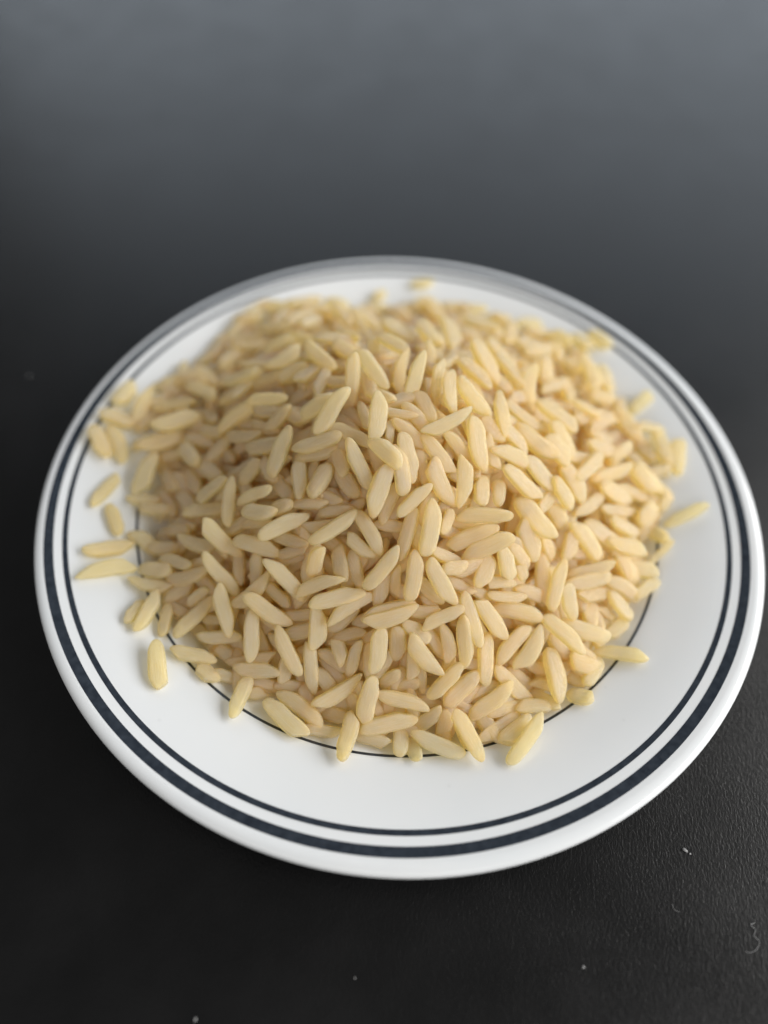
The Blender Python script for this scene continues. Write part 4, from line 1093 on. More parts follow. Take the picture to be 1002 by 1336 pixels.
(-3475,1538,260,771,-324,548,-499,227,836,723,258,'s'),
(-2887,4125,370,989,-148,16,-60,-297,953,604,256,'s'),
(-651,2073,1363,266,879,-396,142,371,918,746,217,'a'),
(3308,3428,288,-216,973,-87,101,111,989,783,221,'s'),
(3479,-1038,-28,-837,-464,291,416,-194,888,740,236,'s'),
(3137,-1587,166,-802,-561,206,260,-17,965,704,236,'a'),
(1190,-648,1586,30,893,449,168,-447,879,721,228,'s'),
(-2732,-1133,668,-871,151,-468,-488,-392,780,644,252,'a'),
(1050,4484,256,783,-620,50,-63,0,998,495,222,'s'),
(1456,-503,1443,714,685,-143,402,-234,885,769,245,'s'),
(-2847,433,887,-757,304,-578,-653,-388,651,812,239,'a'),
(-552,-3690,29,658,639,397,-49,-490,870,746,258,'s'),
(-899,-2767,362,-320,815,484,65,-491,869,705,253,'s'),
(-2380,331,1203,197,-976,-88,-266,-140,954,785,233,'s'),
(3087,803,680,-18,-995,96,375,82,924,679,255,'a'),
(1457,3849,171,-973,181,143,104,-209,972,725,248,'a'),
(-616,1067,1769,955,151,256,-208,-278,938,820,234,'s'),
(-1891,-1154,1074,927,-265,264,-357,-418,835,657,236,'s'),
(1105,-3595,107,-617,-685,-387,8,-497,867,807,230,'s'),
(-1755,1057,1591,58,-968,244,-565,170,807,659,216,'s'),
(348,-2330,805,-793,457,404,77,-582,810,728,232,'s'),
(-1830,-2169,563,177,814,553,-188,-523,831,794,221,'a'),
(-2178,-3096,36,-534,788,305,-239,-487,840,789,222,'s'),
(1795,1917,1016,438,737,-515,428,333,840,792,226,'s'),
(-1970,4117,310,894,-380,236,-357,-289,888,676,230,'s'),
(2882,2005,552,-769,364,525,370,-416,830,648,225,'s'),
(-3043,1386,771,872,280,401,-372,-155,915,752,251,'s'),
(-661,3781,336,979,-120,165,-174,-62,983,651,256,'s'),
(-1163,-785,1607,-594,-676,-436,17,-552,834,661,223,'s'),
(1805,3527,366,147,862,-484,394,398,829,636,230,'s'),
(-3999,475,67,-297,-898,-325,-255,-254,933,786,232,'s'),
(1393,1289,1459,-919,261,294,290,-53,955,820,244,'a'),
(-2924,1857,499,-651,-728,-218,-464,154,872,781,235,'s'),
(-3410,2275,373,986,151,68,-12,-347,938,768,251,'s'),
(-491,248,2216,819,-471,329,-481,-250,840,653,255,'s'),
(1132,-187,1815,-705,-657,265,542,-258,800,706,228,'a'),
(-2309,-761,880,-893,-129,-432,-384,-285,878,771,237,'s'),
(2672,555,992,541,-585,-604,277,-554,785,661,244,'a'),
(-259,-3028,465,343,756,557,-65,-573,817,735,229,'s'),
(2387,115,1197,798,121,-591,556,-526,644,797,251,'s'),
(-3523,1963,410,-526,-843,-113,-15,-124,992,802,243,'s'),
(-2752,-1674,498,-355,-824,-441,-305,-343,888,742,239,'a'),
(-1076,2062,1484,-239,779,-580,44,606,795,653,258,'s'),
(-1245,432,1786,-92,-987,-131,37,-135,990,774,232,'s'),
(-3716,-541,151,140,896,421,-285,-371,884,779,214,'s'),
(3747,2517,175,-622,781,53,-56,-112,992,798,212,'a'),
(2042,1017,1080,-213,-958,194,73,182,981,703,252,'s'),
(2468,2608,433,859,-251,-447,419,-157,894,709,217,'s'),
(-106,-317,1875,-174,864,472,-5,-481,877,814,255,'s'),
(-3226,1952,307,565,818,109,-3,-131,991,695,256,'a'),
(-755,2922,879,111,-843,526,-315,472,823,654,233,'s'),
(1501,838,1487,-456,-883,107,263,-19,965,705,213,'a'),
(-3671,906,523,313,-928,204,-300,107,948,645,247,'s'),
(4261,1319,198,497,-833,245,-49,255,966,683,241,'a'),
(-1090,-1905,969,-767,557,318,-316,-759,569,801,250,'a'),
(-741,3433,494,418,-765,489,-319,380,868,818,218,'a'),
(-931,1836,1438,618,-713,332,-431,46,901,751,254,'s'),
(-1575,-3274,-14,477,-791,-384,-60,-465,883,713,222,'a'),
(-1930,-3307,-25,-568,-803,-182,256,-382,888,618,234,'a'),
(3147,1322,430,745,-517,-422,295,-313,903,694,233,'a'),
(-238,-44,2079,961,-259,-94,-83,-599,797,702,255,'a'),
(-3365,-899,304,790,10,613,-478,-616,626,773,246,'s'),
(3688,1395,102,799,-553,-235,58,-318,946,681,225,'s'),
(-2009,-356,1284,-722,436,-537,-668,-240,704,711,231,'s'),
(-3693,-1344,44,-873,417,-253,-382,-261,886,691,218,'s'),
(-3641,2826,249,781,614,115,-135,-14,991,705,251,'a'),
(1117,2976,865,935,62,-349,354,-180,918,659,258,'a'),
(785,-1214,1410,387,887,251,190,-343,920,791,253,'a'),
(-1423,3075,685,-343,772,-536,-492,338,802,645,258,'s'),
(-900,123,1933,553,-823,125,-438,-160,885,758,245,'s'),
(2991,-925,445,715,-210,-667,542,-436,718,769,223,'s'),
(665,1551,1590,-755,621,-209,-136,163,977,684,222,'s'),
(403,812,2013,-92,984,-153,31,157,987,701,215,'a'),
(-3689,-1720,62,-812,-584,3,-27,44,999,585,221,'a'),
(-3797,-799,-14,525,-819,231,-332,54,942,710,211,'s'),
(-2498,-1564,582,-554,-645,-526,-96,-578,810,661,235,'s'),
(-895,-2366,684,-357,-734,-578,-109,-582,806,728,252,'a'),
(988,-505,1845,-855,122,504,412,-430,803,759,243,'a'),
(1374,1704,1386,876,-42,-481,480,189,857,748,226,'a'),
(-1265,-2297,803,-516,-632,-579,-236,-545,805,781,238,'a'),
(1304,-2218,528,-388,-833,-394,169,-484,859,797,260,'s'),
(892,-1908,995,-863,280,420,243,-499,832,652,243,'a'),
(1429,-221,1572,-274,-953,-131,314,-217,924,696,224,'a'),
(138,-739,1908,779,-521,-350,-73,-629,774,703,245,'a'),
(-890,-854,1591,455,-854,-252,-214,-380,900,804,252,'s'),
(-1905,2018,1004,926,260,273,-278,-16,960,746,243,'s'),
(-1575,-1524,917,-715,695,74,-388,-483,785,818,233,'s'),
(2383,-698,902,807,544,-229,467,-350,812,795,234,'s'),
(2072,2454,798,481,-874,-70,158,8,987,674,255,'s'),
(-62,-1338,1607,574,734,363,-47,-413,909,702,221,'s'),
(-1950,-2389,330,49,821,569,27,-571,821,675,218,'a'),
(-2839,-2822,-114,-780,624,39,-155,-253,955,741,227,'s'),
(1880,2488,933,767,334,-548,460,309,832,648,230,'s'),
(-4230,1843,269,469,-870,150,-235,40,971,538,228,'s'),
(-3405,742,543,791,-481,378,-416,31,909,770,232,'a'),
(3454,1544,345,484,727,-487,424,291,857,815,236,'s'),
(-2485,2588,740,-661,-750,-11,-48,27,998,769,255,'a'),
(-3398,-2246,15,946,-323,28,-94,-189,977,651,215,'s'),
(-3247,3179,237,-989,134,-60,-75,-110,991,651,239,'s'),
(-3915,2687,279,-644,-754,-129,-107,-78,991,814,229,'s'),
(4180,687,152,-918,-391,70,97,-49,994,648,220,'a'),
(-3991,-179,62,262,-961,92,-465,-42,884,746,256,'s'),
(1372,-3089,358,-948,-39,316,285,-545,789,636,217,'s'),
(518,4592,179,997,70,43,-61,279,958,690,257,'s'),
(103,3949,228,-983,-182,35,49,-73,996,703,232,'a'),
(-3240,-1981,39,-473,-749,-463,-369,-309,877,635,217,'s'),
(-2372,4174,293,-909,411,69,8,-148,989,423,211,'s'),
(519,3430,624,126,-788,602,-223,569,791,672,213,'s'),
(1448,2756,797,-479,871,-109,34,143,989,776,255,'s'),
(-1775,2139,1250,-783,439,-441,-549,-154,822,724,231,'s'),
(-21,-2547,713,-948,-202,-248,-117,-501,857,719,232,'s'),
(4303,120,67,-56,-992,-115,-73,-111,991,731,224,'s'),
(2218,-2733,35,427,-757,-495,263,-420,869,724,233,'a'),
(-1841,81,1427,-816,443,-371,-493,-197,848,725,244,'s'),
(-1193,3896,182,-615,-587,526,357,388,850,683,216,'s'),
(-793,1239,1769,-248,-966,66,-142,103,984,659,223,'s'),
(2983,-2480,-98,-526,-850,-45,466,-332,820,673,253,'s'),
(-787,-1369,1445,-779,-406,-477,-196,-566,801,698,255,'a'),
(-1697,764,1593,-770,-486,-413,-304,-290,908,718,222,'s'),
(1638,-3088,184,-871,202,449,354,-377,856,691,231,'a'),
(960,1174,1692,431,-902,23,-26,13,1000,754,221,'s'),
(-1915,3123,686,905,-161,394,-408,-69,910,644,222,'s'),
(779,1654,1654,-923,350,-160,-175,-9,985,726,231,'s'),
(-2087,-1559,867,112,807,580,-314,-526,791,809,257,'s'),
(374,2324,1334,-224,818,-529,-435,402,806,734,228,'s'),
(3808,-409,101,-519,702,488,437,-273,857,727,258,'s'),
(1138,2380,1246,-896,434,-90,84,365,927,656,247,'a'),
(-2961,3221,349,863,-485,138,-148,18,989,798,232,'a'),
(-2509,-3002,8,721,654,230,209,-521,827,566,213,'s'),
(-2586,2092,812,-213,947,-241,-211,196,958,774,230,'a'),
(-1216,1277,1785,-911,127,-392,-411,-225,883,782,227,'s'),
(1699,2902,682,-786,615,-62,105,232,967,669,247,'s'),
(-595,1764,1545,-889,425,-169,-155,67,986,781,256,'s'),
(-994,-2126,708,941,-329,80,-257,-540,801,711,211,'a'),
(-1505,1958,1229,-829,193,-525,-549,-102,829,787,231,'s'),
(3739,-726,70,-685,645,338,73,-401,913,792,221,'s'),
(2540,1408,856,14,975,-220,319,204,925,705,238,'a'),
(-797,2683,996,-977,155,-144,-144,13,990,712,224,'s'),
(-1458,-1921,829,676,529,513,-54,-659,750,766,211,'s'),
(2491,-421,935,-847,-462,263,427,-297,854,802,227,'s'),
(-2115,-2786,-5,558,-747,-360,-288,-582,760,795,254,'s'),
(1874,-1638,689,-756,-650,-73,242,-381,892,770,243,'a'),
(-522,3136,839,-395,687,-610,-63,642,764,815,237,'a'),
(-3511,2522,351,-309,-951,-10,47,-25,999,756,241,'s'),
(-114,2826,949,-114,812,-573,-601,403,690,665,241,'s'),
(-732,3786,368,337,813,-475,123,462,878,713,216,'a'),
(1119,-1911,1039,-490,-823,-289,59,-362,930,657,243,'s'),
(-249,2107,1372,-203,867,-455,258,496,829,684,238,'a'),
(716,4187,270,947,317,52,-94,120,988,795,250,'a'),
(-4166,203,77,855,-509,-101,10,-180,984,791,214,'a'),
(2289,-2463,236,-498,-856,-142,81,-209,975,812,220,'s'),
(1780,-3391,41,-205,947,247,316,-175,933,756,254,'s'),
(675,-1020,1694,-889,181,421,273,-527,805,756,250,'a'),
(3219,-785,357,719,-284,-634,141,-834,534,656,211,'s'),
(-2395,2370,766,-886,-43,-462,-395,-451,800,700,214,'a'),
(1348,-3484,85,-921,239,307,158,-493,856,670,226,'a'),
(1065,-2976,301,990,-66,-127,23,-801,598,726,221,'a'),
(-1585,4183,267,631,-758,165,-137,101,985,604,255,'a'),
(-2986,3502,380,-937,-213,-275,-276,-30,961,767,251,'s'),
(3064,2927,308,-480,-867,135,-10,159,987,671,254,'a'),
(-1092,-3817,35,-389,911,137,80,-115,990,772,244,'a'),
(3728,266,268,398,910,-114,528,-125,840,647,252,'s'),
(-686,-2681,698,-654,-573,-494,-112,-573,812,649,227,'s'),
(884,2555,1119,252,795,-551,-31,576,817,743,217,'a'),
(-4054,1462,263,81,-997,-10,198,6,980,777,213,'a'),
(2231,-1404,711,158,-883,-442,352,-367,861,718,236,'a'),
(-243,3562,468,-942,303,-144,-165,-45,985,820,239,'a'),
(3493,901,502,-602,628,492,482,-206,852,678,241,'a'),
(2634,-1722,215,546,831,-108,488,-211,847,753,238,'s'),
(-3063,-739,432,-109,987,-116,-670,13,742,759,239,'a'),
(473,-1340,1371,-888,388,246,-41,-601,798,795,221,'a'),
(1591,-3563,-10,-590,785,191,85,-175,981,586,215,'s'),
(-969,-559,1903,394,786,477,-53,-499,865,654,257,'a'),
(-1412,1015,1528,554,-755,352,-401,129,907,820,260,'s'),
(3124,134,566,444,-758,-478,275,-393,878,790,253,'s'),
(1943,366,1103,-673,623,398,197,-368,909,820,228,'a'),
(3681,-188,224,299,948,112,412,-233,881,672,232,'a'),
(-2319,4010,325,992,-117,-48,-6,-424,906,760,244,'s'),
(283,-2642,707,860,489,143,205,-589,782,647,254,'s'),
(-2126,4337,336,119,993,-25,51,19,999,441,241,'s'),
(2142,1907,819,85,959,-270,367,221,903,785,238,'s'),
(1470,-3810,17,-629,766,-130,-104,82,991,736,239,'s'),
(2501,2201,634,-677,655,336,184,-291,939,700,215,'s'),
(-273,-2667,728,-876,-258,-408,-312,-344,886,669,219,'s'),
(-4547,1458,302,-794,-605,-61,258,-426,867,640,252,'a'),
(-1613,-119,1557,-820,-316,-478,-380,-324,867,732,230,'a'),
(2189,2291,913,797,285,-533,532,86,842,803,243,'s'),
(-3995,1928,203,618,768,168,-153,-92,984,820,231,'s'),
(-3242,2706,207,-869,-490,-64,50,-216,975,759,256,'a'),
(-186,3288,654,-54,-858,511,165,497,852,671,215,'a'),
(724,4423,202,-881,462,-101,-160,-91,983,761,243,'a'),
(-151,4170,254,983,-172,70,-92,-122,988,790,259,'a'),
(1227,-2587,655,587,-546,-598,430,-416,802,769,211,'s'),
(-3088,-319,341,422,-904,-72,-231,-184,955,727,256,'s'),
(588,-1798,1220,-617,-716,-325,47,-446,894,767,221,'s'),
(2957,-1874,183,-516,620,591,617,-209,759,675,241,'a'),
(-3960,-578,20,-279,-934,-223,-229,-161,960,659,229,'s'),
(-2026,1702,1003,271,944,-187,-129,228,965,689,210,'a'),
(289,-3235,296,121,832,541,51,-550,834,730,242,'s'),
(-3235,3543,288,-375,926,33,139,21,990,582,230,'s'),
(799,1381,1732,117,925,-362,213,333,919,672,225,'a'),
(-1515,-1454,1109,-572,-566,-594,-254,-566,784,769,230,'a'),
(3484,-1650,-66,896,404,-184,311,-275,910,525,212,'s'),
(2146,1433,1032,-825,45,563,545,-199,814,820,251,'a'),
(2238,1065,1101,-806,-27,591,577,-255,776,739,244,'a'),
(748,2323,1247,338,753,-564,540,336,772,720,258,'s'),
(-512,3709,445,983,-170,64,-89,-144,986,667,228,'s'),
(2170,-405,1013,620,730,-289,597,-198,778,754,250,'s'),
(2316,-3068,-14,211,940,268,248,-316,916,730,214,'s'),
(671,-2073,800,152,-838,-523,-62,-537,842,788,229,'s'),
(-1619,2447,1158,-7,809,-588,-323,554,767,666,246,'a'),
(1776,986,1311,100,-968,231,464,250,850,780,238,'s'),
(2031,-1184,888,21,951,307,113,-308,945,743,249,'a'),
(1022,869,1644,-763,619,185,356,164,920,785,225,'a'),
(-28,-3235,190,644,549,533,-158,-586,795,776,257,'s'),
(-886,4222,195,-786,614,-65,-223,-184,957,655,254,'s'),
(2354,3459,318,-464,845,-267,-244,168,955,673,238,'a'),
(-3927,2060,323,360,-862,356,-145,325,935,772,222,'a'),
(3611,2868,277,-365,-924,117,334,-12,942,424,239,'s'),
(2055,-1891,539,785,-289,-548,467,-305,830,725,212,'a'),
(-3621,435,242,-906,39,-422,-334,-678,654,802,257,'s'),
(82,97,2104,-193,944,266,-216,-306,927,820,221,'s'),
(767,3922,309,963,198,-181,219,-186,958,699,226,'a'),
(1852,2618,908,393,-821,414,217,521,826,805,219,'s'),
(760,-2865,412,-983,-76,169,186,-400,898,820,236,'a'),
(-3132,-1099,220,816,-170,553,-577,-319,752,655,249,'s'),
(-2075,3213,471,621,-611,490,-384,307,871,719,244,'a'),
(3583,696,195,-817,-293,497,533,-54,845,682,226,'a'),
(106,-1674,1270,639,-684,-353,-95,-525,846,795,219,'s'),
(-2905,-2026,190,679,-734,-16,-262,-263,929,805,256,'s'),
(-594,3468,603,631,-554,543,-292,478,828,764,254,'s'),
(4207,-191,27,556,814,167,51,-233,971,715,259,'s'),
(-4517,500,322,-903,-331,-276,-78,-504,860,619,239,'s'),
(-3688,-190,47,-354,-832,-427,-201,-378,904,820,219,'s'),
(367,2825,947,919,255,-301,256,197,946,687,240,'s'),
(-4157,1557,320,-868,453,-202,-68,295,953,774,242,'s'),
(1270,3965,319,759,634,-148,387,-257,886,746,237,'s'),
(2177,666,1202,824,321,-466,541,-202,817,741,222,'s'),
(-2449,-775,994,457,-871,178,-377,-8,926,750,224,'s'),
(459,2944,938,907,267,-327,267,238,934,769,236,'s'),
(1048,1487,1667,-516,-721,462,637,37,770,749,224,'a'),
(3085,484,736,790,213,-575,474,383,793,649,233,'a'),
(-2124,3440,510,-994,-46,-97,-78,-317,945,808,230,'s'),
(3664,-140,109,758,-296,-582,480,-352,804,759,238,'s'),
(-1136,134,1715,786,-529,319,-350,44,936,681,239,'s'),
(-877,2040,1350,-966,190,-174,-165,62,984,789,234,'s'),
(-334,-83,2137,-924,367,112,-132,-578,806,649,226,'s'),
(2850,3280,280,-885,463,44,-11,-116,993,707,250,'a'),
(54,2183,1379,117,874,-472,-234,486,842,773,215,'s'),
(3285,-1821,-3,332,-909,-252,341,-134,930,797,223,'a'),
(1951,-2973,-13,-907,96,410,311,-506,805,633,259,'a'),
(-447,-556,1838,-538,-755,-376,-156,-349,924,681,224,'s'),
(1798,-1484,978,-900,-104,424,416,-493,764,700,259,'a'),
(926,2888,931,529,-718,452,-160,438,884,790,215,'a'),
(-1644,-1219,1236,603,498,622,-265,-611,746,716,221,'a'),
(-2803,162,715,-663,-536,-523,-268,-482,834,777,213,'a'),
(-1213,498,1893,-878,233,-418,-470,-248,847,743,234,'a'),
(-1026,2280,1260,-360,-830,427,-115,493,862,787,234,'s'),
(1695,2231,960,760,421,-495,505,97,858,726,247,'a'),
(3306,-1072,226,407,-738,-537,302,-446,842,796,212,'s'),
(-3987,272,101,-601,798,-30,-152,-78,985,794,214,'a'),
(1070,-2089,746,-155,-909,-388,79,-403,912,812,235,'s'),
(-2157,-932,941,377,800,466,-543,-216,811,721,249,'s'),
(4378,558,207,-772,635,13,-75,-112,991,675,256,'s'),
(-1367,-1046,1399,508,-831,-227,-318,-426,847,672,233,'a'),
(2952,-2632,64,787,-514,-343,81,-464,882,527,256,'s'),
(3159,3245,257,526,-850,-32,-164,-138,977,653,257,'s'),
(1473,-2066,663,-166,-813,-559,-56,-558,828,684,237,'s'),
(53,-3815,39,-150,-951,-270,90,-285,954,757,240,'a'),
(-1199,3966,298,-947,-305,101,69,113,991,662,237,'s'),
(-937,-98,1950,532,-777,335,-545,-11,838,784,226,'s'),
(1007,3338,612,-77,879,-470,425,456,782,820,212,'s'),
(2524,-2222,131,-305,760,573,42,-591,806,696,231,'a'),
(2389,-1381,524,835,-120,-537,417,-499,760,783,221,'a'),
(677,2977,827,-972,-207,111,34,341,939,795,250,'a'),
(432,-871,1563,686,636,354,206,-637,743,723,224,'s'),
(-240,1107,1973,2,-855,519,21,519,854,777,223,'a'),
(691,1229,1715,836,330,-438,520,-222,825,773,213,'s'),
(149,1240,1804,929,-342,142,-97,147,984,691,256,'s'),
(-1476,1298,1580,-458,-889,-14,-213,94,973,733,224,'a'),
(213,-245,2087,978,140,-157,198,-361,911,659,239,'s'),
(-401,-1003,1757,-704,-475,-529,-89,-679,728,649,247,'s'),
(-3603,3311,305,487,856,177,-60,-170,984,792,240,'s'),
(-2614,1184,960,855,-27,518,-518,-1,856,699,246,'s'),
(-3607,1492,344,287,-945,159,-658,-74,749,724,248,'a'),
(-1514,-3051,279,-777,599,191,-146,-467,872,664,233,'a'),
(2770,2531,485,477,676,-562,592,226,774,759,247,'a'),
(-2807,3863,322,-598,792,-122,-378,-144,915,440,243,'a'),
(-1006,1021,1731,214,-921,326,-528,172,832,655,254,'a'),
(874,-3928,13,108,-992,-58,-90,-68,994,623,225,'a'),
(3142,1395,537,-432,-792,430,482,200,853,786,242,'s'),
(-3358,-463,213,823,-362,438,-537,-244,808,682,254,'s'),
(2234,2265,749,-897,388,210,202,-62,977,820,211,'s'),
(-1386,1941,1424,-856,251,-452,-456,45,889,718,223,'s'),
(396,-4021,-33,970,-239,-43,-10,-218,976,655,247,'s'),
(-884,3601,424,545,-655,524,-275,450,850,632,251,'s'),
(4429,835,223,941,329,83,28,-317,948,609,252,'s'),
(1737,283,1565,-816,345,463,208,-572,793,781,259,'a'),
(-782,-3318,216,-603,752,265,-219,-476,852,683,243,'s'),
(-4637,1136,253,-352,-932,-80,-111,-43,993,794,222,'a'),
(3067,2787,242,-699,714,44,7,-55,998,692,243,'s'),
(954,4157,211,-965,-258,40,74,-121,990,778,213,'s'),
(-2969,3028,267,-963,167,-213,-247,-225,942,706,253,'a'),
(-1343,3246,702,-915,-344,209,169,142,975,644,246,'s'),
(1400,1392,1610,737,-638,-223,141,-178,974,681,231,'s'),
(-1157,-3611,-67,983,39,182,-171,-194,966,749,230,'a'),
(-3082,2312,462,-895,-92,-437,-326,-534,780,664,228,'s'),
(1461,3901,242,30,965,-259,-190,260,947,782,246,'a'),
(3333,-1282,33,-182,-935,-304,-92,-292,952,679,248,'s'),
(952,-3749,71,34,936,350,232,-347,908,709,251,'a'),
(124,-1208,1597,-151,862,484,39,-484,874,702,256,'s'),
(2710,39,578,247,-889,-385,197,-343,918,755,252,'s'),
(594,-544,1906,353,852,387,272,-489,829,724,216,'s'),
(2470,2948,308,923,31,-384,384,-162,909,743,235,'a'),
(-2485,1282,1144,-784,371,-498,-536,1,844,805,225,'a'),
(-464,-200,1945,-91,911,402,-151,-412,899,702,229,'s'),
(2502,3204,278,706,463,-536,475,251,843,667,244,'s'),
(-2583,-1982,68,-17,802,597,273,-571,774,774,217,'a'),
(1204,1185,1467,228,-972,58,176,100,979,695,256,'s'),
(3469,1244,197,733,-250,-633,574,-272,773,810,250,'a'),
(2360,615,1228,462,-871,-167,148,-111,983,654,231,'s'),
(2039,3472,360,103,-867,487,-202,461,864,752,222,'s'),
(-4476,1742,329,908,-408,92,-104,-7,995,635,235,'s'),
(1016,-2433,750,-438,646,625,255,-577,776,790,222,'s'),
(3406,2449,221,-537,-816,215,330,31,943,765,250,'s'),
(3354,3066,189,-731,672,119,78,-91,993,677,232,'a'),
(-3109,-132,614,-36,-974,-225,-285,-206,936,678,218,'a'),
(-186,-2310,1093,22,819,574,-58,-572,818,660,251,'a'),
(-3002,-2519,92,628,739,246,-130,-212,969,735,238,'s'),
(-599,-471,1717,-967,-193,-167,-23,-585,811,773,259,'s'),
(1129,-817,1397,322,916,241,561,-389,731,756,225,'s'),
(300,1724,1761,598,-768,229,-140,181,973,760,255,'s'),
(2288,3960,348,722,638,-267,385,-50,921,580,257,'a'),
(-61,1653,1640,-806,-536,252,193,165,967,778,218,'a'),
(-738,3058,848,338,-716,610,-385,487,784,759,212,'a'),
(-1697,3909,298,886,-457,82,-269,-361,893,819,231,'s'),
(4156,341,175,-809,566,159,56,-195,979,617,253,'s'),
(-2838,2093,516,-902,55,-429,-433,-119,894,800,226,'s'),
(-2131,122,1144,-536,828,-167,-511,-161,844,816,226,'a'),
(1001,2349,1162,311,-918,248,39,273,961,751,245,'s'),
(676,3630,518,-305,-706,639,-117,694,711,762,215,'a'),
(3222,-2168,13,120,-955,-270,-41,-277,960,702,214,'a'),
(-1641,-3577,-45,986,146,82,-29,-338,941,735,230,'s'),
(2018,-2396,324,-691,400,602,429,-444,787,724,220,'s'),
(1340,-788,1295,-219,-903,-369,3,-379,925,752,257,'s'),
(-2080,3611,349,-992,-66,-109,-55,-545,836,792,246,'s'),
(302,-1963,1214,-933,-337,-127,-38,-257,966,710,214,'a'),
(3632,-1138,64,728,-497,-472,263,-434,862,630,229,'a'),
(-606,-2886,446,-985,171,-21,-103,-484,869,690,244,'s'),
(-2190,-3360,25,182,-977,-112,-139,-138,981,765,213,'s'),
(-177,-624,1623,-875,-418,-243,-65,-396,916,782,216,'s'),
(2335,1508,1008,-500,-755,424,587,65,807,776,256,'s'),
(3412,-1720,-48,-545,-833,89,536,-266,801,782,236,'a'),
(1208,3302,641,-150,869,-471,108,488,866,820,233,'s'),
(-166,-1018,1576,-976,-79,-201,-101,-653,751,660,253,'s'),
(-626,-1382,1351,765,-634,-114,-265,-471,841,812,223,'s'),
(4140,1573,233,906,-409,-109,25,-204,979,617,215,'s'),
(2412,3689,300,875,462,-144,246,-170,954,716,230,'a'),
(2453,213,1047,812,-285,-510,315,-522,793,644,237,'s'),
(-3522,-1476,144,-744,-385,-546,-232,-618,751,754,230,'a'),
(-278,-1583,1165,-387,835,391,-95,-458,884,820,218,'s'),
(301,-492,1906,-709,-664,-237,106,-432,896,689,231,'s'),
(-873,4491,204,998,57,14,-19,87,996,770,243,'s'),
(0,3239,771,348,734,-583,4,621,784,795,220,'s'),
(-729,-1758,1077,779,-609,-151,-247,-520,818,696,238,'a'),
(-2587,3779,309,-929,-367,54,125,-173,977,799,243,'s'),
(424,-3774,92,158,-800,-579,-47,-591,805,697,213,'a'),
(-972,4182,227,64,989,-131,62,127,990,710,257,'s'),
(1180,-3944,68,392,-916,80,52,109,993,731,260,'s'),
(1654,3923,197,-54,-991,126,243,109,964,577,217,'s'),
(-808,-2341,572,-612,-626,-483,-216,-455,864,793,221,'a'),
(-2341,3363,419,-518,751,-409,-354,247,902,820,236,'a'),
(-139,4550,233,943,284,-171,189,-36,981,723,225,'a'),
(422,1053,2031,-637,709,-303,20,409,912,668,241,'s'),
(369,550,1950,-255,934,252,54,-246,968,776,253,'s'),
(-3328,3717,388,-957,-251,-147,-135,-67,989,627,246,'s'),
(-269,2863,983,979,196,-54,106,-268,957,703,257,'s'),
(1301,-2923,449,854,-329,-403,189,-526,829,763,254,'s'),
(1372,193,1555,885,178,-431,466,-352,811,817,253,'a'),
(-1201,-1551,1161,292,746,598,-53,-612,789,786,225,'s'),
(3494,-1179,7,-104,883,457,80,-450,889,671,228,'s'),
(-3431,-1123,190,-695,-401,-597,-505,-319,802,667,233,'a'),
(3613,-381,254,-171,-954,-245,144,-270,952,683,255,'s'),
(-63,2058,1402,442,-750,493,-253,423,870,798,237,'a'),
(43,-2294,956,808,-454,-374,103,-517,850,798,259,'s'),
(2987,12,652,94,949,300,316,-314,896,652,226,'s'),
(-1485,-2512,473,116,-869,-482,-10,-486,874,790,248,'a'),
(-3823,2988,258,288,956,62,-213,1,977,723,244,'s'),
(2693,3532,338,-468,-818,335,340,183,922,715,222,'a'),
(-2708,1824,683,-816,230,-531,-572,-187,799,715,245,'s'),
(-2815,2068,731,-569,-805,-167,-208,-55,977,658,252,'s'),
(1718,2615,814,-664,693,-281,81,441,894,706,223,'s'),
(1646,3066,693,-410,846,-340,-256,251,934,797,228,'s'),
(-402,831,1875,-850,-487,-202,-257,48,965,740,245,'s'),
(-4358,1092,273,-4,984,175,-117,-175,978,659,247,'a'),
(280,4351,211,295,-955,34,162,84,983,543,251,'s'),
(3069,905,561,561,744,-363,596,-59,801,744,212,'s'),
(1836,4124,229,549,-831,91,-196,-22,980,576,250,'s'),
(3710,1590,258,-600,-778,188,2,234,972,698,244,'s'),
(2781,1089,626,-862,204,464,469,-26,883,799,260,'s'),
(-1398,3811,324,541,807,-236,252,113,961,741,234,'s'),
(275,3967,264,-863,443,-245,-317,-97,943,678,211,'s'),
(1020,-1349,1394,-972,-16,235,201,-582,788,761,214,'s'),
(-1751,-1987,803,573,643,508,-79,-574,815,694,241,'s'),
(-2514,1864,866,-830,-487,-272,-252,-108,962,820,244,'a'),
(1740,652,1445,476,832,-286,648,-112,754,790,231,'s'),
(3231,220,642,-798,295,525,492,-182,851,741,238,'s'),
(-2531,-833,623,245,876,416,-475,-265,839,704,225,'s'),
(1914,1514,1280,806,-555,-206,369,200,907,679,217,'s'),
(861,508,2015,144,984,-107,265,66,962,771,224,'s'),
(-1743,2671,841,970,84,227,-228,1,974,753,226,'s'),
(-3458,960,609,-585,678,-446,-344,291,893,653,230,'s'),
(-3971,854,316,123,-988,-92,-32,-97,995,679,223,'s'),
(3975,496,137,883,331,-334,412,-204,888,628,222,'s'),
(355,53,2162,-763,538,357,77,-473,878,767,256,'a'),
(-213,-1941,1068,-89,896,435,-151,-443,883,684,213,'a'),
(3096,1904,488,826,6,-563,502,-462,732,701,234,'s'),
(3990,826,137,-908,364,206,187,-86,979,630,258,'a'),
(1212,3877,249,502,749,-433,365,270,891,739,229,'a'),
(-2311,2617,750,113,-878,464,-483,360,798,680,245,'s'),
(-2799,2524,607,280,921,-271,-144,320,937,798,217,'s'),
(-2656,1317,781,-291,-954,67,-183,124,975,793,214,'a'),
(2055,2267,762,-849,-124,513,522,-56,851,756,227,'s'),
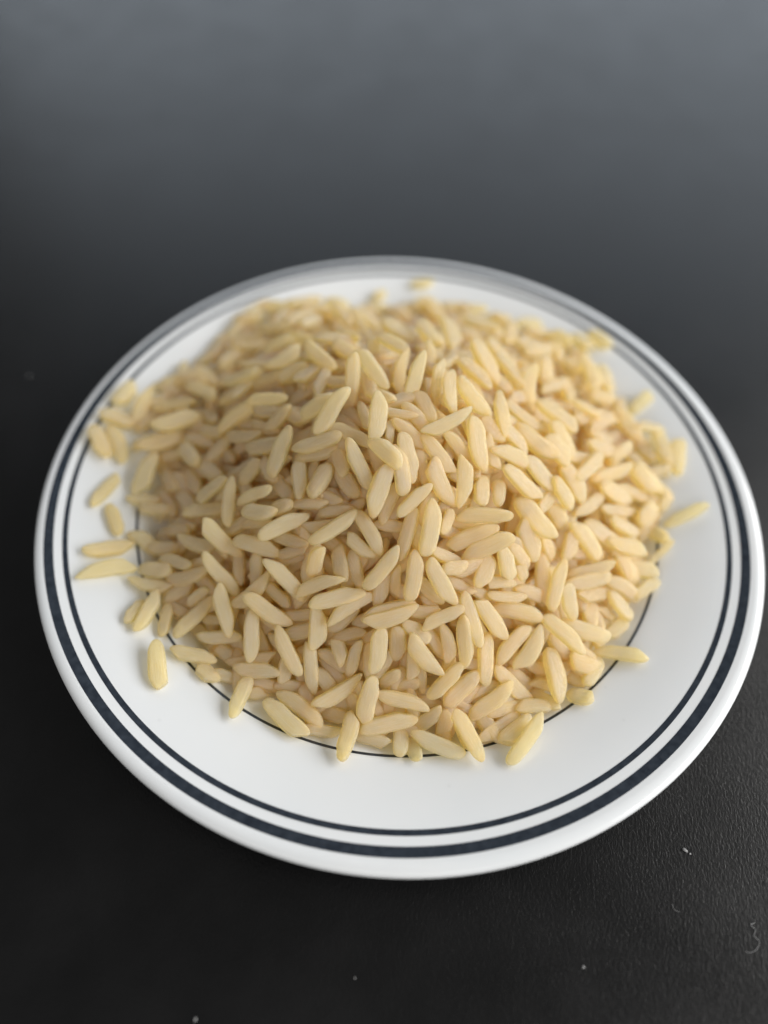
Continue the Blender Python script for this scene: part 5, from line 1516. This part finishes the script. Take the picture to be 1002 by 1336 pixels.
(1894,-539,1357,627,-507,-592,237,-600,765,760,260,'s'),
(1904,3905,259,-983,-150,103,110,-42,993,772,246,'s'),
(-3582,-678,154,154,-963,-223,-298,-260,919,743,255,'a'),
(-2769,-701,751,527,692,494,-205,-460,864,718,237,'s'),
(-952,2684,1089,924,-271,269,-260,69,963,665,235,'a'),
(-1122,1749,1537,-587,732,-344,-152,318,936,739,236,'s'),
(2438,2661,637,-616,-564,550,614,92,784,773,257,'s'),
(-2294,-421,1052,765,-389,513,-618,-219,755,784,255,'a'),
(2334,-1220,790,-737,290,610,534,-303,789,686,236,'s'),
(-1273,-2525,392,-811,-305,-499,-365,-403,839,740,243,'a'),
(-116,3904,296,-149,855,-496,-266,448,853,717,233,'a'),
(-3306,2294,262,-897,98,-431,-439,-74,896,766,248,'a'),
(-3369,491,294,274,-956,-108,-287,-189,939,780,221,'s'),
(-280,-677,1925,-962,272,1,-136,-483,865,732,250,'a'),
(-758,1147,1847,714,694,96,-13,-123,992,753,251,'s'),
(233,4055,301,-919,-359,163,242,-187,952,791,242,'a'),
(-2556,-1132,639,430,-901,50,-546,-216,809,695,211,'s'),
(2423,2576,616,563,-816,134,112,236,965,741,228,'s'),
(2603,3337,250,-953,168,251,219,-188,958,752,240,'a'),
(1569,-2320,503,723,-376,-580,366,-503,783,818,234,'s'),
(-1622,799,1529,-919,-62,-389,-315,-479,819,738,220,'s'),
(-1611,-815,1179,527,-847,-73,-229,-224,947,713,237,'s'),
(3736,774,231,864,26,-503,499,-171,849,785,226,'a'),
(-1933,2818,788,843,538,-24,-96,193,977,680,232,'s'),
(95,2248,1435,-161,831,-532,91,550,831,811,231,'s'),
(858,1808,1618,914,-385,129,-131,21,991,686,216,'s'),
(2673,1630,810,788,375,-489,506,59,861,720,249,'s'),
(891,-3360,308,-25,806,592,183,-579,795,780,254,'a'),
(-562,4088,270,838,-418,352,-379,18,925,645,236,'s'),
(-1247,-355,1609,649,532,544,-329,-448,831,674,226,'a'),
(3933,737,183,288,957,-28,145,-15,989,819,231,'s'),
(3259,2566,173,-954,-268,132,253,-486,837,757,219,'s'),
(-2461,-1047,843,-920,15,-391,-299,-671,678,716,212,'s'),
(-3281,491,600,774,-355,525,-615,-225,756,669,235,'s'),
(3812,2100,126,-451,879,156,22,-164,986,780,260,'s'),
(1315,-1545,1093,211,920,331,258,-379,889,709,240,'s'),
(-2300,2122,1000,-855,-178,-486,-510,127,851,648,248,'s'),
(579,4211,141,-869,473,-145,-184,-37,982,666,254,'a'),
(3375,332,542,414,-841,-349,305,-233,923,813,241,'s'),
(872,361,1842,-402,769,498,296,-405,865,820,239,'a'),
(-2423,-1787,466,-875,437,-208,-423,-480,769,736,251,'s'),
(2160,391,1119,59,984,167,306,-177,935,755,250,'s'),
(-1767,-701,1264,566,-803,186,-573,-221,789,753,211,'s'),
(658,-2053,946,-500,626,598,-202,-756,623,739,223,'a'),
(3126,3620,279,-364,931,-22,281,132,950,583,211,'a'),
(-2301,-451,926,-863,300,-406,-439,-47,897,820,229,'a'),
(1871,-2881,177,537,-512,-670,368,-573,732,708,227,'a'),
(-2961,-184,582,817,-318,482,-577,-489,654,769,225,'s'),
(1354,-1882,1072,940,56,-338,335,-357,872,797,242,'a'),
(-4296,2203,313,22,-993,116,18,116,993,658,223,'s'),
(-181,2156,1428,-979,134,-151,-152,1,988,815,260,'s')
]

def frame(g):
    c = Vector(g[0:3]) * 0.01 * MM
    d = Vector(g[3:6]).normalized()
    n = Vector(g[6:9]); n = (n - n.dot(d) * d).normalized()
    y = n.cross(d)
    return c, d, y, n, g[9] * 0.01 * MM, g[10] * 0.01 * MM

def grain_matrix(g, thick):
    c, d, y, n, L, W = frame(g)
    return Matrix(((d.x * L, y.x * W, n.x * W * thick, c.x), (d.y * L, y.y * W, n.y * W * thick, c.y), (d.z * L, y.z * W, n.z * W * thick, c.z), (0, 0, 0, 1)))

proto = None
for i, g in enumerate(GRAINS):
    tone = g[11]
    r = random.Random(1000 + i)
    me = PROTO[15 + r.randrange(3)] if (tone in 'wb' and g[9] < 560) else PROTO[r.randrange(15)]
    if proto is None:
        proto = o = bpy.data.objects.new('rice_grain', me)
    else:
        o = proto.copy()
        o.data = me
    COL.objects.link(o)
    o.matrix_world = grain_matrix(g, r.uniform(0.5, 0.66))
    m, sd = TINT[tone]
    o['tint'] = min(max(r.gauss(m, sd), 0.05), 1.0)
    o['chalk'] = r.uniform(0.6, 1.0) if tone == 'w' else (r.uniform(0.1, 0.35) if r.random() < 0.25 else 0.0)
    tag(o, g[12], 'rice grain', 'loose grains on the saucer rim' if i < LOOSE else 'rice grains on the heap')

# the rest of the heap: grains below the surface, one mass
VV, FF, CO, TI, CH = [], [], [], [], []
def add_grain(g, thick, tone, r):
    V, F = LOW[r.randrange(len(LOW))]
    Mx = grain_matrix(g, thick)
    b = len(VV)
    m, sd = TINT[tone]
    t = min(max(r.gauss(m, sd), 0.05), 1.0)
    for v in V: VV.append((Mx @ Vector(v))[:])
    CO.extend(V); TI.extend([t] * len(V)); CH.extend([0.0] * len(V))
    FF.extend(tuple(b + k for k in f) for f in F)
r = random.Random(77)
for g in GAPS:
    add_grain(g, r.uniform(0.6, 0.75), g[11], r)
for dz in (260, 520):
    for g in GAPS[::2] if dz > 300 else GAPS:
        h = list(g)
        a = r.uniform(0.6, 2.5)
        d = Vector(g[3:6]); d.rotate(Matrix.Rotation(a, 3, 'Z'))
        rad = math.hypot(g[0], g[1]) / 100
        h[3:6] = d[:]
        h[0] *= 0.96; h[1] *= 0.96
        h[2] = g[2] - dz
        low = interp(rad, TOP) * 100 + 120 + abs(d.normalized().z) * g[9] * 0.45
        if h[2] < low: continue
        add_grain(h, 0.85, 's', r)
me = bpy.data.meshes.new('heaped_rice')
me.from_pydata(VV, [], FF); me.update()
for f in me.polygons: f.use_smooth = True
set_attr(me, 'grain_co', 'FLOAT_VECTOR', CO)
set_attr(me, 'tint', 'FLOAT', TI)
set_attr(me, 'chalk', 'FLOAT', CH)
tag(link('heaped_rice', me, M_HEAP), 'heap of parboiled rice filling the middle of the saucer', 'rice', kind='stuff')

# ------------------------------------------------------------------ lint and crumbs on the table
def on_table(u, v):
    d = FW + RT * ((u - 501) / 962.7) - UP * ((v - 668) / 962.7)
    t = (TZ - CAM.z) / d.z
    return CAM + d * t

def fibre(name, pix, rad, label):
    """a thin curled fibre lying on the table, swept along points where it lies"""
    pts = [on_table(u, v) + Vector((0, 0, rad + h * MM)) for u, v, h in pix]
    fine = []
    for i in range(len(pts) - 1):
        p0, p1, p2, p3 = pts[max(i - 1, 0)], pts[i], pts[i + 1], pts[min(i + 2, len(pts) - 1)]
        for k in range(5):
            t = k / 5
            fine.append(0.5 * (2 * p1 + (p2 - p0) * t + (2 * p0 - 5 * p1 + 4 * p2 - p3) * t * t + (3 * p1 - p0 - 3 * p2 + p3) * t ** 3))
    fine.append(pts[-1])
    o0 = fine[0].copy()
    vs, fs = [], []
    for i, p in enumerate(fine):
        tg = (fine[min(i + 1, len(fine) - 1)] - fine[max(i - 1, 0)]).normalized()
        s = tg.cross(Vector((0, 0, 1))).normalized(); u = s.cross(tg)
        for k in range(6):
            a = math.pi * k / 3
            vs.append((p - o0 + (s * math.cos(a) + u * math.sin(a)) * rad * (0.6 if i in (0, len(fine) - 1) else 1))[:])
    for i in range(len(fine) - 1):
        for k in range(6):
            fs.append((i * 6 + k, i * 6 + (k + 1) % 6, i * 6 + 6 + (k + 1) % 6, i * 6 + 6 + k))
    fs.append(tuple(range(5, -1, -1))); fs.append(tuple(len(vs) - 6 + k for k in range(6)))
    me = bpy.data.meshes.new(name); me.from_pydata(vs, [], fs); me.update()
    for f in me.polygons: f.use_smooth = True
    o = link(name, me, M_LINT); o.location = o0
    return tag(o, label, 'lint')

def crumb(u, v, sx, sy, rot, label, seed):
    rg = random.Random(seed)
    b = bmesh.new(); bmesh.ops.create_icosphere(b, subdivisions=2, radius=0.5)
    for w in b.verts:
        w.co *= rg.uniform(0.72, 1.15)
        w.co.x *= sx * MM; w.co.y *= sy * MM; w.co.z *= min(sx, sy) * 0.6 * MM
    me = bpy.data.meshes.new('dust_speck'); b.to_mesh(me); b.free()
    for f in me.polygons: f.use_smooth = True
    o = link('dust_speck', me, M_LINT)
    o.location = on_table(u, v) + Vector((0, 0, min(sx, sy) * 0.28 * MM)); o.rotation_euler = (0, 0, rot)
    return tag(o, label, 'dust speck', 'white specks on the table')

fibre('lint_fibre', [(985, 1204, 0), (979, 1207, .05), (985, 1213, .1), (983, 1221, .15), (990, 1229, .2), (986, 1239, .1), (978, 1243, .05), (972, 1241, 0)], 0.035 * MM, 'white curled lint fibre on the black table at the lower right edge')
fibre('lint_fibre', [(877, 1179, 0), (879, 1186, .05), (886, 1190, 0)], 0.022 * MM, 'faint short curved fibre on the table below the largest white speck')
crumb(893, 1109, 0.85, 0.5, -0.6, 'largest white speck, on the black table right of the saucer front', 1)
crumb(900, 1114, 0.35, 0.3, 0.2, 'small crumb touching the largest white speck on its right', 2)
crumb(761, 1262, 0.42, 0.35, 0.3, 'white speck alone near the bottom of the table, right of middle', 3)
crumb(255, 1330, 0.3, 0.55, 0.2, 'white speck at the very bottom edge, left of middle', 4)
crumb(463, 1276, 0.2, 0.35, 0.3, 'tiny upright speck near the bottom, left of centre', 7)
crumb(38, 491, 0.6, 0.35, 0.3, 'out-of-focus grey speck on the table left of the saucer', 8)
